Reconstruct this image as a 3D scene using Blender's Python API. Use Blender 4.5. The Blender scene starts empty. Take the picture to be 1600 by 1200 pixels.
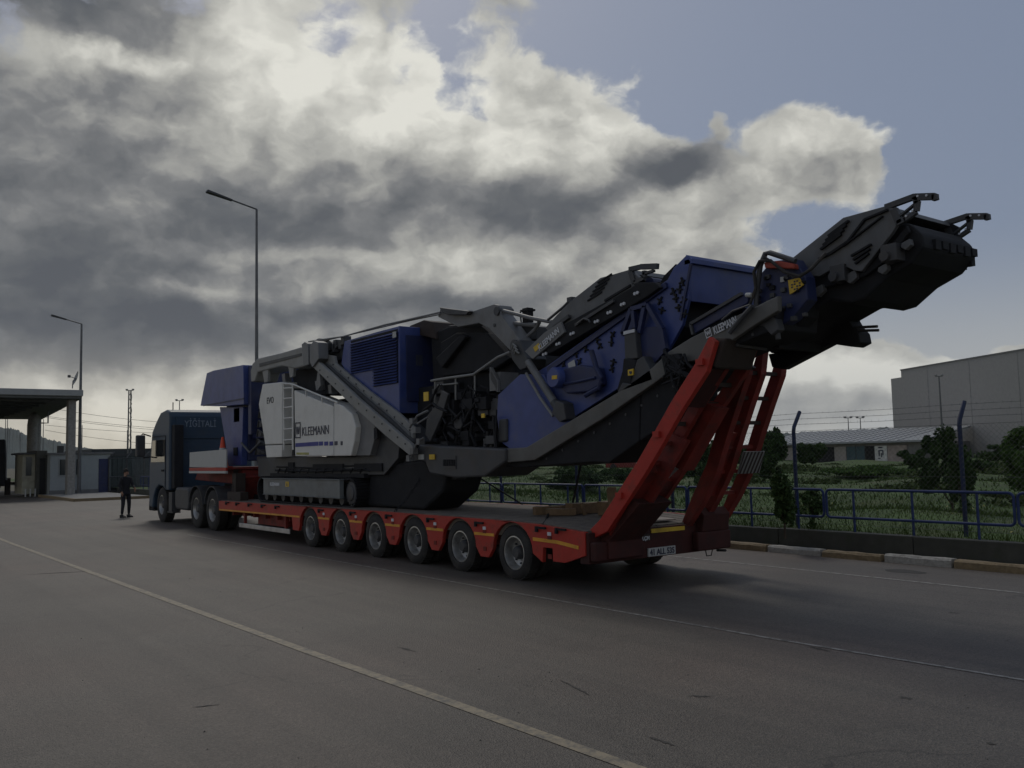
import bpy, bmesh, math, random
import numpy as np
from mathutils import Vector, Matrix
random.seed(7); rng = np.random.default_rng(7)
C = bpy.context.scene
COL = C.collection
R = math.radians

# ------------------------------------------------------------------ camera
F_PX, YAW, PIT, ROLL, CH = 1394.83, 0.645169, 0.079967, 0.02276, 1.7359   # focal length for a 1600 px wide frame
_cy, _sy, _cp, _sp = math.cos(YAW), math.sin(YAW), math.cos(PIT), math.sin(PIT)
FW = Vector((_sy*_cp, _cy*_cp, _sp)); _R = Vector((_cy, -_sy, 0)); _U = _R.cross(FW)
RT = _R*math.cos(ROLL) - _U*math.sin(ROLL); UP = _U*math.cos(ROLL) + _R*math.sin(ROLL)
cam = bpy.data.cameras.new('camera'); co = bpy.data.objects.new('camera', cam); COL.objects.link(co)
m = Matrix((RT, UP, -FW)).transposed().to_4x4(); m.translation = (0, 0, CH); co.matrix_world = m
cam.sensor_width = 36; cam.lens = 36*F_PX/1600; cam.clip_end = 12000; cam.clip_start = .05
C.camera = co
def ray(u, v): return FW*F_PX + RT*(u-800) + UP*(600-v)
def at(u, v, ax, val):                       # survey helper: photo point on the real plane axis = val
    d = ray(u, v); o = Vector((0, 0, CH)); t = (val-o[ax])/d[ax]; return o + d*t
def gp(u, v, z=0): return at(u, v, 2, z)
def dp(u, v, D): d = ray(u, v); return Vector((0, 0, CH)) + d/F_PX*D
def S(pts, X): return [(at(u, v, 0, X).y, at(u, v, 0, X).z) for u, v in pts]

# ------------------------------------------------------------------ light
SUN_AZ, SUN_EL = 20, 46
sun = bpy.data.lights.new('sun', 'SUN'); sun.energy = 0.75; sun.angle = R(14); sun.color = (1, .94, .84)
so = bpy.data.objects.new('sun', sun); COL.objects.link(so)
sd = Vector((math.sin(R(SUN_AZ))*math.cos(R(SUN_EL)), math.cos(R(SUN_AZ))*math.cos(R(SUN_EL)), math.sin(R(SUN_EL))))
so.rotation_euler = sd.to_track_quat('Z', 'Y').to_euler()
C.view_settings.view_transform = 'Standard'; C.view_settings.look = 'None'
C.view_settings.exposure = 0; C.view_settings.gamma = 1
C.render.engine = 'CYCLES'

# ------------------------------------------------------------------ sky (world)
W = bpy.data.worlds.new('World'); C.world = W; W.use_nodes = True; W.cycles.sampling_method = 'MANUAL'; W.cycles.sample_map_resolution = 512
nt = W.node_tree; nt.nodes.clear(); NN = nt.nodes.new; LK = nt.links.new
def mth(op, a, b=None, clamp=False, c=None):
    n = NN('ShaderNodeMath'); n.operation = op; n.use_clamp = clamp
    for i, x in enumerate((a, b, c)):
        if x is None: continue
        if isinstance(x, (int, float)): n.inputs[i].default_value = x
        else: LK(x, n.inputs[i])
    return n.outputs[0]
def vm(op, a, b=None, out=0):
    n = NN('ShaderNodeVectorMath'); n.operation = op
    for i, x in enumerate((a, b)):
        if x is None: continue
        if isinstance(x, (tuple, list)): n.inputs[i].default_value = x
        else: LK(x, n.inputs[i])
    return n.outputs['Value'] if op == 'DOT_PRODUCT' else n.outputs[0]
def noise(vec, scale, detail, rough=.55, dist=0, col=False):
    n = NN('ShaderNodeTexNoise'); n.inputs['Scale'].default_value = scale; n.inputs['Detail'].default_value = detail
    n.inputs['Roughness'].default_value = rough; n.inputs['Distortion'].default_value = dist
    LK(vec, n.inputs['Vector']); return n.outputs['Color' if col else 'Fac']
def mixc(f, a, b):
    n = NN('ShaderNodeMix'); n.data_type = 'RGBA'
    if isinstance(f, (int, float)): n.inputs[0].default_value = f
    else: LK(f, n.inputs[0])
    for i, x in ((6, a), (7, b)):
        if isinstance(x, tuple): n.inputs[i].default_value = (*x, 1)
        else: LK(x, n.inputs[i])
    return n.outputs[2]
def sstep(x, a, b):
    n = NN('ShaderNodeMapRange'); n.interpolation_type = 'SMOOTHSTEP'
    n.inputs[1].default_value = a; n.inputs[2].default_value = b; LK(x, n.inputs[0]); return n.outputs[0]
tc = NN('ShaderNodeTexCoord'); sep = NN('ShaderNodeSeparateXYZ'); LK(tc.outputs['Generated'], sep.inputs[0])
az = mth('MULTIPLY', mth('ARCTAN2', sep.outputs[0], sep.outputs[1]), 18/math.pi)       # tens of degrees
el = mth('MULTIPLY', mth('ARCSINE', mth('MINIMUM', mth('MAXIMUM', sep.outputs[2], -1.), 1.)), 18/math.pi)
cmb = NN('ShaderNodeCombineXYZ'); LK(az, cmb.inputs[0]); LK(el, cmb.inputs[1]); V0 = cmb.outputs[0]
wv = vm('MULTIPLY', V0, (1, 1.5, 1))
w1 = vm('SUBTRACT', noise(wv, .9, 3, .5, 0, True), (.5, .5, .5)); w2 = vm('SUBTRACT', noise(wv, 3.2, 5, .6, 0, True), (.5, .5, .5))
VW = vm('ADD', vm('ADD', V0, vm('MULTIPLY', w1, (.34, .24, 0))), vm('MULTIPLY', w2, (.26, .18, 0)))
SH = sstep  # alias
def azel(u, v):
    d = ray(u, v).normalized(); return math.degrees(math.atan2(d.x, d.y))/10, math.degrees(math.asin(d.z))/10
def field(blobs, base):
    acc = None
    for (u, v, ru, rv, w) in blobs:
        a, e = azel(u, v); k = 180/math.pi/F_PX/10
        d = vm('MULTIPLY', vm('SUBTRACT', VW, (a, e, 0)), (1/(ru*k), 1/(rv*k), 0))
        g = mth('EXPONENT', mth('MULTIPLY', vm('DOT_PRODUCT', d, d), -1.))
        acc = mth('MULTIPLY_ADD', g, w, c=(base if acc is None else acc))
    return acc
# coverage: positive = cloud, negative = open blue (u, v, half width, half height, weight)
cover = [(100,300,520,380,.85),(600,170,240,250,.36),(640,340,360,160,.70),(900,250,150,150,.50),(1050,255,80,42,.6),
 (1270,215,125,62,1.3),(1320,260,90,50,.9),(1150,270,80,28,.4),(1128,185,22,34,.9),(1230,270,90,30,.5),(1110,360,120,60,.70),(900,430,280,100,.6),(300,520,420,150,.8),(150,640,330,90,.7),
 (1270,600,110,44,1.0),(1370,560,70,38,1.1),(1480,585,160,36,1.1),(1605,545,50,18,1.2),(1230,640,200,40,.7),(1000,105,60,30,.40),(790,30,60,35,.40),(860,140,110,50,.35),(940,180,90,40,.3),
 (1380,50,420,120,-.9),(1500,340,130,220,-.9),(1430,480,200,55,-.8),(1090,110,110,70,-.5),(1085,165,50,40,-1.0),(1190,330,60,26,-.35),(900,50,120,60,-.5),(690,50,80,50,-.3),(760,150,60,40,-.25),(510,38,40,40,-.6),
 (700,155,26,50,-.4),(690,30,40,50,-.35),(620,110,30,40,-.25),(1060,170,60,26,-.5),(1560,200,150,250,-.6),(1240,430,110,60,-.5),(1270,350,70,50,-.4)]
light = [(460,60,200,160,.20),(430,90,110,100,.30),(560,180,170,120,.32),(700,120,120,100,.26),(850,200,170,90,.30),(380,30,50,50,.2),(960,150,120,60,.2),(930,230,90,30,.16),(760,260,120,40,.14),
 (1270,190,130,50,.28),(1310,250,90,40,.16),(1160,200,50,50,.2),(1150,270,100,30,.16),(1120,350,160,60,.2),(330,455,100,18,.34),(490,400,200,18,.26),(430,620,260,40,.20),(250,640,220,60,.28),(150,660,200,60,.24),
 (620,440,240,30,.18),(230,90,110,16,.34),(60,75,110,22,.26),(720,400,120,30,.16),(1300,580,200,34,.42),(1480,585,150,28,.38),(1250,640,200,40,.15),(1100,560,200,50,.18),(1000,420,200,60,.12),(330,190,60,40,.12),(560,260,60,40,.1),
 (130,0,260,56,-.34),(120,330,330,150,-.16),(60,430,220,55,-.16),(430,300,130,90,-.08),(640,295,150,48,-.28),(860,320,110,44,-.34),(480,360,180,30,-.18),(1045,255,62,24,-.62),
 (290,500,150,50,-.34),(600,480,170,22,-.34),(80,560,140,30,-.16),(60,500,190,30,-.12),(200,560,130,24,-.12),(700,480,80,16,-.12),(1250,290,80,16,-.1),(1300,620,140,14,-.1)]
vs_ = vm('MULTIPLY', VW, (1, 1.3, 1))
nb = noise(vs_, 2.4, 7, .55)
nb2 = noise(vm('ADD', vs_, (-.10, .16, 0)), 2.4, 3.5, .5)
nf = noise(vm('MULTIPLY', V0, (1, 1.6, 1)), 1.05, 3, .5)
cov = mth('ADD', field(cover, .10), mth('MULTIPLY', mth('SUBTRACT', nb, .5), 2.1))
cov = mth('ADD', cov, mth('MULTIPLY', mth('SUBTRACT', nf, .5), .6))
alpha = sstep(cov, .12, .56)
lit = mth('ADD', field(light, .42), mth('MULTIPLY', mth('SUBTRACT', nb, .5), .30))
lit = mth('ADD', lit, mth('MULTIPLY', mth('SUBTRACT', nf, .5), .35))
lit = mth('ADD', lit, mth('MULTIPLY', mth('SUBTRACT', nb, nb2), .75))     # relief: the side towards the sun is brighter
rear = vm('DOT_PRODUCT', tc.outputs['Generated'], (-_sy, -_cy, .25))
lit = mth('MULTIPLY_ADD', sstep(rear, -.1, .7), .34, c=lit)       # unseen extra brightness added to the sky behind, to lift the foreground
edge = sstep(cov, .80, .25)                       # thin rims let more sun through
lit = mth('MULTIPLY_ADD', edge, .14, c=lit)
rp = NN('ShaderNodeValToRGB'); LK(lit, rp.inputs[0]); els = rp.color_ramp.elements
els[0].position = 0; els[0].color = (.100, .108, .122, 1); els[1].position = 1; els[1].color = (.75, .742, .68, 1)
for ps, cc in ((.16, (.128, .136, .146)), (.36, (.20, .205, .21)), (.54, (.33, .33, .315)), (.74, (.49, .487, .452))):
    e_ = els.new(ps); e_.color = (*cc, 1)
sky = NN('ShaderNodeTexSky'); sky.sky_type = 'NISHITA'; sky.sun_disc = False; sky.sun_elevation = R(SUN_EL); sky.sun_rotation = R(SUN_AZ)
sky.air_density = 1.0; sky.dust_density = 2.5; sky.ozone_density = 1.2
skyc = mixc(.84, sky.outputs[0], (1.80, 2.16, 2.95))             # thin high haze greys the blue
hz = sstep(el, 1.3, .1)
warm = sstep(az, 4.5, 1.5)
hzc = mixc(warm, (4.6, 4.7, 4.6), (8.0, 7.1, 5.3))
skyc = mixc(mth('MULTIPLY', hz, .85), skyc, hzc)
cl = vm('MULTIPLY', rp.outputs[0], (10, 10, 10))
tot = mixc(mth('MULTIPLY', alpha, mth('SUBTRACT', 1., mth('MULTIPLY', sstep(el, .9, .0), .50))), skyc, cl)
bg = NN('ShaderNodeBackground'); bg.inputs[1].default_value = .1; LK(tot, bg.inputs[0])
wo = NN('ShaderNodeOutputWorld'); LK(bg.outputs[0], wo.inputs[0])

# ------------------------------------------------------------------ materials
def mat(name, col, rough=.6, metal=0., var=.18, scale=4., bump=.0, dirt=None, dscale=2.5, damt=.5, spec=.4, coat=0):
    mm = bpy.data.materials.new(name); mm.use_nodes = True; t = mm.node_tree; b = t.nodes['Principled BSDF']
    b.inputs['Roughness'].default_value = rough; b.inputs['Metallic'].default_value = metal
    b.inputs['Specular IOR Level'].default_value = spec; b.inputs['Coat Weight'].default_value = coat
    tx = t.nodes.new('ShaderNodeTexCoord'); n = t.nodes.new('ShaderNodeTexNoise'); n.inputs['Scale'].default_value = scale
    n.inputs['Detail'].default_value = 6; t.links.new(tx.outputs['Object'], n.inputs['Vector'])
    r = t.nodes.new('ShaderNodeValToRGB'); t.links.new(n.outputs['Fac'], r.inputs[0])
    r.color_ramp.elements[0].position = .3; r.color_ramp.elements[1].position = .7
    r.color_ramp.elements[0].color = (*[c*(1-var) for c in col], 1); r.color_ramp.elements[1].color = (*[c*(1+var) for c in col], 1)
    out = r.outputs[0]
    if dirt:
        n2 = t.nodes.new('ShaderNodeTexNoise'); n2.inputs['Scale'].default_value = dscale; n2.inputs['Detail'].default_value = 8; n2.inputs['Roughness'].default_value = .7
        t.links.new(tx.outputs['Object'], n2.inputs['Vector'])
        mr = t.nodes.new('ShaderNodeMapRange'); mr.inputs[1].default_value = .5; mr.inputs[2].default_value = .72; mr.inputs[4].default_value = damt
        t.links.new(n2.outputs['Fac'], mr.inputs[0]); mx = t.nodes.new('ShaderNodeMix'); mx.data_type = 'RGBA'
        t.links.new(mr.outputs[0], mx.inputs[0]); t.links.new(out, mx.inputs[6]); mx.inputs[7].default_value = (*dirt, 1); out = mx.outputs[2]
    t.links.new(out, b.inputs['Base Color'])
    if bump:
        bp = t.nodes.new('ShaderNodeBump'); bp.inputs['Strength'].default_value = bump; bp.inputs['Distance'].default_value = .02
        t.links.new(n.outputs['Fac'], bp.inputs['Height']); t.links.new(bp.outputs[0], b.inputs['Normal'])
    return mm
DIRT = (.07, .055, .04)
M = dict(
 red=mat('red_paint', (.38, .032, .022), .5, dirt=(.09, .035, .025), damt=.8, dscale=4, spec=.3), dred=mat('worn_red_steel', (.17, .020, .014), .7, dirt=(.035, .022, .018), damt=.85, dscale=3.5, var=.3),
 blue=mat('blue_paint', (.040, .064, .215), .42, dirt=(.075, .08, .10), damt=.6, dscale=2), dblue=mat('dark_and_shaded_blue_paint', (.018, .026, .082), .5, dirt=DIRT, damt=.3),  # darker blue paints shade on rear and far faces, and colours dark parts
 white=mat('white_paint', (.62, .62, .59), .45, var=.04, dirt=(.32, .31, .28), damt=.3, dscale=1.5), grey=mat('grey_paint', (.15, .155, .16), .5, var=.1, dirt=DIRT, damt=.4),
 lgrey=mat('light_grey_paint', (.21, .215, .21), .5, var=.08, dirt=(.12, .11, .09), damt=.4), dgrey=mat('dark_grey_paint', (.05, .053, .058), .55, dirt=DIRT, damt=.5),
 black=mat('black_steel', (.019, .020, .023), .75, spec=.2, dirt=(.026, .024, .022), damt=.4), rubber=mat('rubber', (.028, .027, .026), .85, var=.2, dirt=(.07, .062, .052), damt=.6, dscale=4),
 rim=mat('steel_rim', (.42, .42, .41), .38, .7, dirt=(.12, .10, .08), damt=.7, dscale=6), yellow=mat('yellow_paint', (.60, .40, .03), .5, dirt=(.2, .13, .03), damt=.5, dscale=5),
 cab=mat('slate_blue_cab_paint', (.032, .058, .092), .45, spec=.3, coat=0, var=.05, dirt=(.06, .065, .065), damt=.4), glass=mat('dark_glass', (.012, .015, .018), .08, var=.05, spec=.6),
 alu=mat('aluminium', (.5, .5, .5), .4, .8, dirt=(.2, .18, .16), damt=.5), ltext=mat('pale_lettering', (.55, .57, .6), .5, var=.05), dtext=mat('dark_lettering', (.03, .035, .06), .5, var=.05),
 bstripe=mat('blue_stripe', (.02, .03, .22), .5, var=.05), concrete=mat('concrete', (.24, .235, .22), .85, bump=.3, dirt=(.12, .11, .09), damt=.5, scale=9),
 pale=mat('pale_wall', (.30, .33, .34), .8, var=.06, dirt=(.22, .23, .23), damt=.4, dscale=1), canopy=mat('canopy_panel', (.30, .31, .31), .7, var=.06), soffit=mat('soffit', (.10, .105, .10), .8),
 window=mat('window_pane', (.02, .028, .032), .12, spec=.6), fblue=mat('railing_blue', (.016, .034, .12), .5, dirt=(.03, .035, .08), damt=.5, dscale=6), wire=mat('galvanised_wire', (.16, .165, .17), .5, .5),
 kerbw=mat('kerb_white', (.33, .32, .29), .8, bump=.6, dirt=(.16, .15, .13), damt=.8, dscale=7, scale=20), kerby=mat('kerb_yellow', (.20, .15, .085), .8, bump=.6, dirt=(.15, .12, .08), damt=.8, dscale=7, scale=20),
 wood=mat('timber', (.19, .125, .07), .8, dirt=(.12, .08, .05), damt=.6, scale=14), deck=mat('deck_planks', (.14, .12, .10), .85, dirt=(.06, .05, .045), damt=.7, scale=8),
 bark=mat('bark', (.055, .042, .03), .9, bump=.5), pole=mat('galvanised_pole', (.13, .135, .14), .5, .3), orange=mat('cone_orange', (.60, .06, .02), .5, var=.05),
 skin=mat('skin', (.30, .17, .11), .6, var=.05), cloth=mat('dark_cloth', (.018, .018, .022), .9), cloth2=mat('dark_trousers', (.02, .02, .026), .9), hair=mat('dark_hair', (.015, .012, .01), .8),
 shed=mat('big_grey_cladding', (.31, .305, .30), .7, var=.05), roof=mat('sheet_roof', (.30, .31, .315), .6, var=.06), beige=mat('beige_shutter', (.33, .30, .27), .8, var=.08), pink=mat('pinkish_wall', (.36, .30, .27), .8), teal=mat('teal_door', (.05, .09, .10), .6),
 dark=mat('dark_opening', (.02, .02, .02), .9), hill=mat('hazy_hill_scrub', (.055, .075, .07), .95, var=.25, scale=.01, dirt=(.075, .08, .065), dscale=.02, damt=.7), tin=mat('containers', (.06, .075, .075), .7), junk=mat('white_sacks', (.42, .43, .43), .8, var=.3, scale=3),  # hill blue-grey has distance haze mixed into its colour
 olive=mat('olive_yellow', (.30, .28, .08), .7), brown=mat('brown_steel', (.036, .026, .022), .75, dirt=(.03, .024, .02), damt=.7), plate=mat('number_plate_white', (.40, .41, .40), .5, var=.03),
 fpost=mat('post_dark_blue', (.014, .024, .065), .6, dirt=(.03, .03, .03), damt=.6, dscale=6), gred=mat('dark_red_steel', (.045, .010, .008), .8, dirt=(.02, .014, .012), damt=.8, var=.3),  # very dark red for the rear beam, hinges and ramp feet
 hoodg=mat('hood_grey', (.105, .11, .115), .55, dirt=DIRT, damt=.4), lens=mat('red_lens', (.35, .01, .01), .25), leaf1=None)
def leafmat(name, a, b):
    mm = bpy.data.materials.new(name); mm.use_nodes = True; t = mm.node_tree; bs = t.nodes['Principled BSDF']
    bs.inputs['Roughness'].default_value = .85; bs.inputs['Specular IOR Level'].default_value = .15
    g = t.nodes.new('ShaderNodeNewGeometry'); tx = t.nodes.new('ShaderNodeTexCoord'); n = t.nodes.new('ShaderNodeTexNoise'); n.inputs['Scale'].default_value = 1.3; n.inputs['Detail'].default_value = 4
    t.links.new(tx.outputs['Object'], n.inputs['Vector']); ad = t.nodes.new('ShaderNodeMath'); ad.operation = 'MULTIPLY_ADD'; t.links.new(g.outputs['Random Per Island'], ad.inputs[0]); ad.inputs[1].default_value = .6
    sb = t.nodes.new('ShaderNodeMath'); sb.operation = 'SUBTRACT'; t.links.new(n.outputs['Fac'], sb.inputs[0]); sb.inputs[1].default_value = .3; t.links.new(sb.outputs[0], ad.inputs[2])
    mx = t.nodes.new('ShaderNodeMix'); mx.data_type = 'RGBA'; mx.clamp_factor = True; t.links.new(ad.outputs[0], mx.inputs[0]); mx.inputs[6].default_value = (*a, 1); mx.inputs[7].default_value = (*b, 1)
    t.links.new(mx.outputs[2], bs.inputs['Base Color']); bs.inputs['Transmission Weight'].default_value = 0
    return mm
M['leaf1'] = leafmat('dark_leaves', (.022, .045, .016), (.06, .10, .03)); M['leaf2'] = leafmat('fresh_leaves', (.035, .07, .018), (.085, .14, .035))
M['grass'] = leafmat('grass_blades', (.035, .065, .012), (.085, .125, .030)); M['weed'] = leafmat('weeds', (.028, .052, .014), (.068, .09, .028))

# ------------------------------------------------------------------ mesh helpers
class MB:
    def __init__(s): s.v = []; s.f = []
    def add(s, vs, fs):
        o = len(s.v); s.v += [tuple(x) for x in vs]; s.f += [tuple(i+o for i in f) for f in fs]; return s
    def box(s, x0, x1, y0, y1, z0, z1):
        return s.add([(x, y, z) for x in (x0, x1) for y in (y0, y1) for z in (z0, z1)], [(0,1,3,2),(4,6,7,5),(0,4,5,1),(2,3,7,6),(0,2,6,4),(1,5,7,3)])
    def prism(s, yz, x0, x1):                 # profile in the Y-Z plane given real width along X
        n = len(yz); vs = [(x0, y, z) for y, z in yz] + [(x1, y, z) for y, z in yz]
        return s.add(vs, [tuple(range(n)), tuple(range(2*n-1, n-1, -1))] + [(i, i+n, (i+1) % n+n, (i+1) % n) for i in range(n)])
    def pris(s, pts, x0, x1): return s.prism(S(pts, x0), x0, x1)
    def extr(s, poly, d):                     # any planar polygon swept along vector d
        n = len(poly); d = Vector(d); vs = [Vector(p) for p in poly] + [Vector(p)+d for p in poly]
        return s.add(vs, [tuple(range(n)), tuple(range(2*n-1, n-1, -1))] + [(i, (i+1) % n, (i+1) % n+n, i+n) for i in range(n)])
    def tube(s, pts, r, seg=8, r2=None):
        pts = [Vector(p) for p in pts]; n = len(pts); vs = []; fs = []
        up = None
        for i, p in enumerate(pts):
            d = (pts[min(i+1, n-1)]-pts[max(i-1, 0)]).normalized()
            if up is None: up = Vector((0, 0, 1)) if abs(d.z) < .9 else Vector((1, 0, 0))
            a = d.cross(up).normalized(); b = a.cross(d).normalized(); up = b
            rr = r if r2 is None else r+(r2-r)*i/max(n-1, 1)
            for k in range(seg):
                t = 2*math.pi*k/seg; vs.append(p+a*rr*math.cos(t)+b*rr*math.sin(t))
        for i in range(n-1):
            for k in range(seg): fs.append((i*seg+k, i*seg+(k+1) % seg, (i+1)*seg+(k+1) % seg, (i+1)*seg+k))
        fs += [tuple(range(seg-1, -1, -1)), tuple(range((n-1)*seg, n*seg))]
        return s.add(vs, fs)
    def bar(s, a, b, w, h):                   # rectangular bar between two points; w across, h upright
        a, b = Vector(a), Vector(b); d = (b-a).normalized(); up = Vector((0, 0, 1)) if abs(d.z) < .95 else Vector((0, 1, 0))
        x = d.cross(up).normalized()*w/2; y = x.cross(d).normalized()*h/2
        return s.add([a-x-y, a+x-y, a+x+y, a-x+y, b-x-y, b+x-y, b+x+y, b-x+y], [(3,2,1,0),(4,5,6,7),(0,1,5,4),(1,2,6,5),(2,3,7,6),(3,0,4,7)])
    def lathe(s, prof, cy, cz, x0, seg=32, sx=1):   # profile of (offset along X, radius) turned about an axle parallel to X
        n = len(prof); vs = []; fs = []
        for k in range(seg):
            t = 2*math.pi*k/seg
            for dx, r in prof: vs.append((x0+sx*dx, cy+r*math.cos(t), cz+r*math.sin(t)))
        for k in range(seg):
            for i in range(n-1): fs.append((k*n+i, k*n+i+1, ((k+1) % seg)*n+i+1, ((k+1) % seg)*n+i))
        return s.add(vs, fs)
ORG = {}
def build(mb, name, m, parent=None, org=None, bevel=0, smooth=False):
    o_ = Vector(org) if org is not None else (ORG[parent.name] if parent else Vector((0, 0, 0)))
    me = bpy.data.meshes.new(name); me.from_pydata([tuple(Vector(v)-o_) for v in mb.v], [], mb.f); me.validate(); me.update()
    bm = bmesh.new(); bm.from_mesh(me); bmesh.ops.recalc_face_normals(bm, faces=bm.faces); bm.to_mesh(me); bm.free()
    me.materials.append(M[m] if isinstance(m, str) else m)
    ob = bpy.data.objects.new(name, me); COL.objects.link(ob)
    if parent: ob.parent = parent; ob.location = o_-ORG[parent.name]
    else: ob.location = o_
    ORG[ob.name] = o_
    if bevel:
        b = ob.modifiers.new('bevel', 'BEVEL'); b.width = bevel; b.segments = 2; b.limit_method = 'ANGLE'
    if smooth:
        for p in me.polygons: p.use_smooth = True
        me.set_sharp_from_angle(angle=R(38))
    return ob
def tag(o, label, cat, group=None, kind=None):
    if label: o['label'] = label
    if cat: o['category'] = cat
    if group: o['group'] = group
    if kind: o['kind'] = kind
    return o
def thing(name, loc, label, cat, group=None):
    o = bpy.data.objects.new(name, None); COL.objects.link(o); o.location = loc; o.empty_display_size = .3; ORG[o.name] = Vector(loc)
    return tag(o, label, cat, group)
def struct(mb, name, m, **k): o = build(mb, name, m, **k); o['kind'] = 'structure'; return o
def copy_tree(o, parent=None):
    c = o.copy(); COL.objects.link(c)
    if parent: c.parent = parent
    for ch in list(o.children): copy_tree(ch, c)
    return c
def text(s, name, m, parent, origin, xd, yd, size, depth=.004, width=None, bold=0.0):
    cu = bpy.data.curves.new('t', 'FONT'); cu.body = s; cu.size = size; cu.extrude = depth/2; cu.offset = bold; cu.resolution_u = 3
    to = bpy.data.objects.new('t', cu); COL.objects.link(to); bpy.context.view_layer.update()
    me = bpy.data.meshes.new_from_object(to.evaluated_get(bpy.context.evaluated_depsgraph_get())); bpy.data.objects.remove(to)
    xd, yd = Vector(xd).normalized(), Vector(yd).normalized(); nd = xd.cross(yd)
    xs = [v.co.x for v in me.vertices]; k = (width/(max(xs)-min(xs))) if width else 1; x0 = min(xs)
    mb = MB(); mb.v = [tuple(Vector(origin)+xd*((v.co.x-x0)*k)+yd*v.co.y+nd*v.co.z) for v in me.vertices]; mb.f = [tuple(p.vertices) for p in me.polygons]
    bpy.data.meshes.remove(me)
    return build(mb, name, m, parent)
NX = (0, -1, 0); ZU = (0, 0, 1)

# ------------------------------------------------------------------ ground, road, markings
def asphalt():
    mm = bpy.data.materials.new('asphalt'); mm.use_nodes = True; t = mm.node_tree; b = t.nodes['Principled BSDF']; N = t.nodes.new; L = t.links.new
    g = N('ShaderNodeNewGeometry')
    def nz(s, d, r=.6, ds=0):
        n = N('ShaderNodeTexNoise'); n.inputs['Scale'].default_value = s; n.inputs['Detail'].default_value = d; n.inputs['Roughness'].default_value = r; n.inputs['Distortion'].default_value = ds; L(g.outputs['Position'], n.inputs['Vector']); return n.outputs['Fac']
    def ramp(x, p0, c0, p1, c1):
        r = N('ShaderNodeValToRGB'); L(x, r.inputs[0]); e = r.color_ramp.elements; e[0].position = p0; e[0].color = (*c0, 1); e[1].position = p1; e[1].color = (*c1, 1); return r.outputs[0]
    def mix(f, a, c, typ='MIX'):
        n = N('ShaderNodeMix'); n.data_type = 'RGBA'; n.blend_type = typ
        if isinstance(f, float): n.inputs[0].default_value = f
        else: L(f, n.inputs[0])
        L(a, n.inputs[6]); L(c, n.inputs[7]) if not isinstance(c, tuple) else setattr(n.inputs[7], 'default_value', (*c, 1)); return n.outputs[2]
    base = ramp(nz(.35, 5), .32, (.058, .051, .044), .68, (.090, .079, .067))
    tint = ramp(nz(.16, 3), .45, (1, 1, 1), .62, (1.08, .95, .93)); base = mix(1., base, tint, 'MULTIPLY')
    vor = N('ShaderNodeTexVoronoi'); vor.inputs['Scale'].default_value = 95; L(g.outputs['Position'], vor.inputs['Vector'])
    spk = ramp(vor.outputs['Color'], .1, (.58, .58, .58), .9, (1.55, 1.52, 1.46)); base = mix(.85, base, spk, 'MULTIPLY')
    fine = ramp(nz(30, 5, .75), .35, (.74, .74, .74), .68, (1.25, 1.24, 1.22)); base = mix(1., base, fine, 'MULTIPLY')
    st = ramp(nz(.9, 9, .75, .5), .55, (1, 1, 1), .72, (.55, .54, .55)); base = mix(.8, base, st, 'MULTIPLY')
    mp = N('ShaderNodeMapping'); mp.inputs['Scale'].default_value = (2.2, .06, 1); L(g.outputs['Position'], mp.inputs['Vector'])
    tn = N('ShaderNodeTexNoise'); tn.inputs['Scale'].default_value = 1.5; tn.inputs['Detail'].default_value = 6; tn.inputs['Distortion'].default_value = .3; L(mp.outputs[0], tn.inputs['Vector'])
    base = mix(.75, base, ramp(tn.outputs['Fac'], .38, (.80, .80, .80), .62, (1.12, 1.11, 1.09)), 'MULTIPLY')
    # fine meandering cracks
    v2 = N('ShaderNodeTexVoronoi'); v2.feature = 'DISTANCE_TO_EDGE'; v2.inputs['Scale'].default_value = .22
    wn = N('ShaderNodeTexNoise'); wn.inputs['Scale'].default_value = 1.4; wn.inputs['Detail'].default_value = 7; L(g.outputs['Position'], wn.inputs['Vector'])
    vv = N('ShaderNodeVectorMath'); vv.operation = 'MULTIPLY_ADD'; L(wn.outputs['Color'], vv.inputs[0]); vv.inputs[1].default_value = (1.4, 1.4, 0); L(g.outputs['Position'], vv.inputs[2]); L(vv.outputs[0], v2.inputs['Vector'])
    ck = ramp(v2.outputs['Distance'], .0, (.42, .42, .42), .0045, (1, 1, 1)); ckm = ramp(nz(.5, 3), .44, (0, 0, 0), .56, (1, 1, 1)); base = mix(ckm, base, mix(1., base, ck, 'MULTIPLY'))
    L(base, b.inputs['Base Color']); b.inputs['Roughness'].default_value = .62; b.inputs['Specular IOR Level'].default_value = .5
    bp = N('ShaderNodeBump'); bp.inputs['Strength'].default_value = .6; bp.inputs['Distance'].default_value = .006; L(vor.outputs['Distance'], bp.inputs['Height']); L(bp.outputs[0], b.inputs['Normal'])
    return mm
M['asphalt'] = asphalt()
M['earth'] = mat('dry_earth', (.11, .10, .07), .95, scale=.3, dirt=(.05, .075, .03), dscale=.15, damt=.8)
M['fieldm'] = mat('grass_soil', (.048, .085, .020), .95, var=.35, scale=.6, bump=.6, dirt=(.085, .085, .035), dscale=.35, damt=.8)
struct(MB().box(-1500, 2400, -200, 2200, -.6, -.03), 'ground', 'earth')
struct(MB().box(-60, 12.95, -12, 76, -.25, 0), 'road', M['asphalt'])
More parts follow.
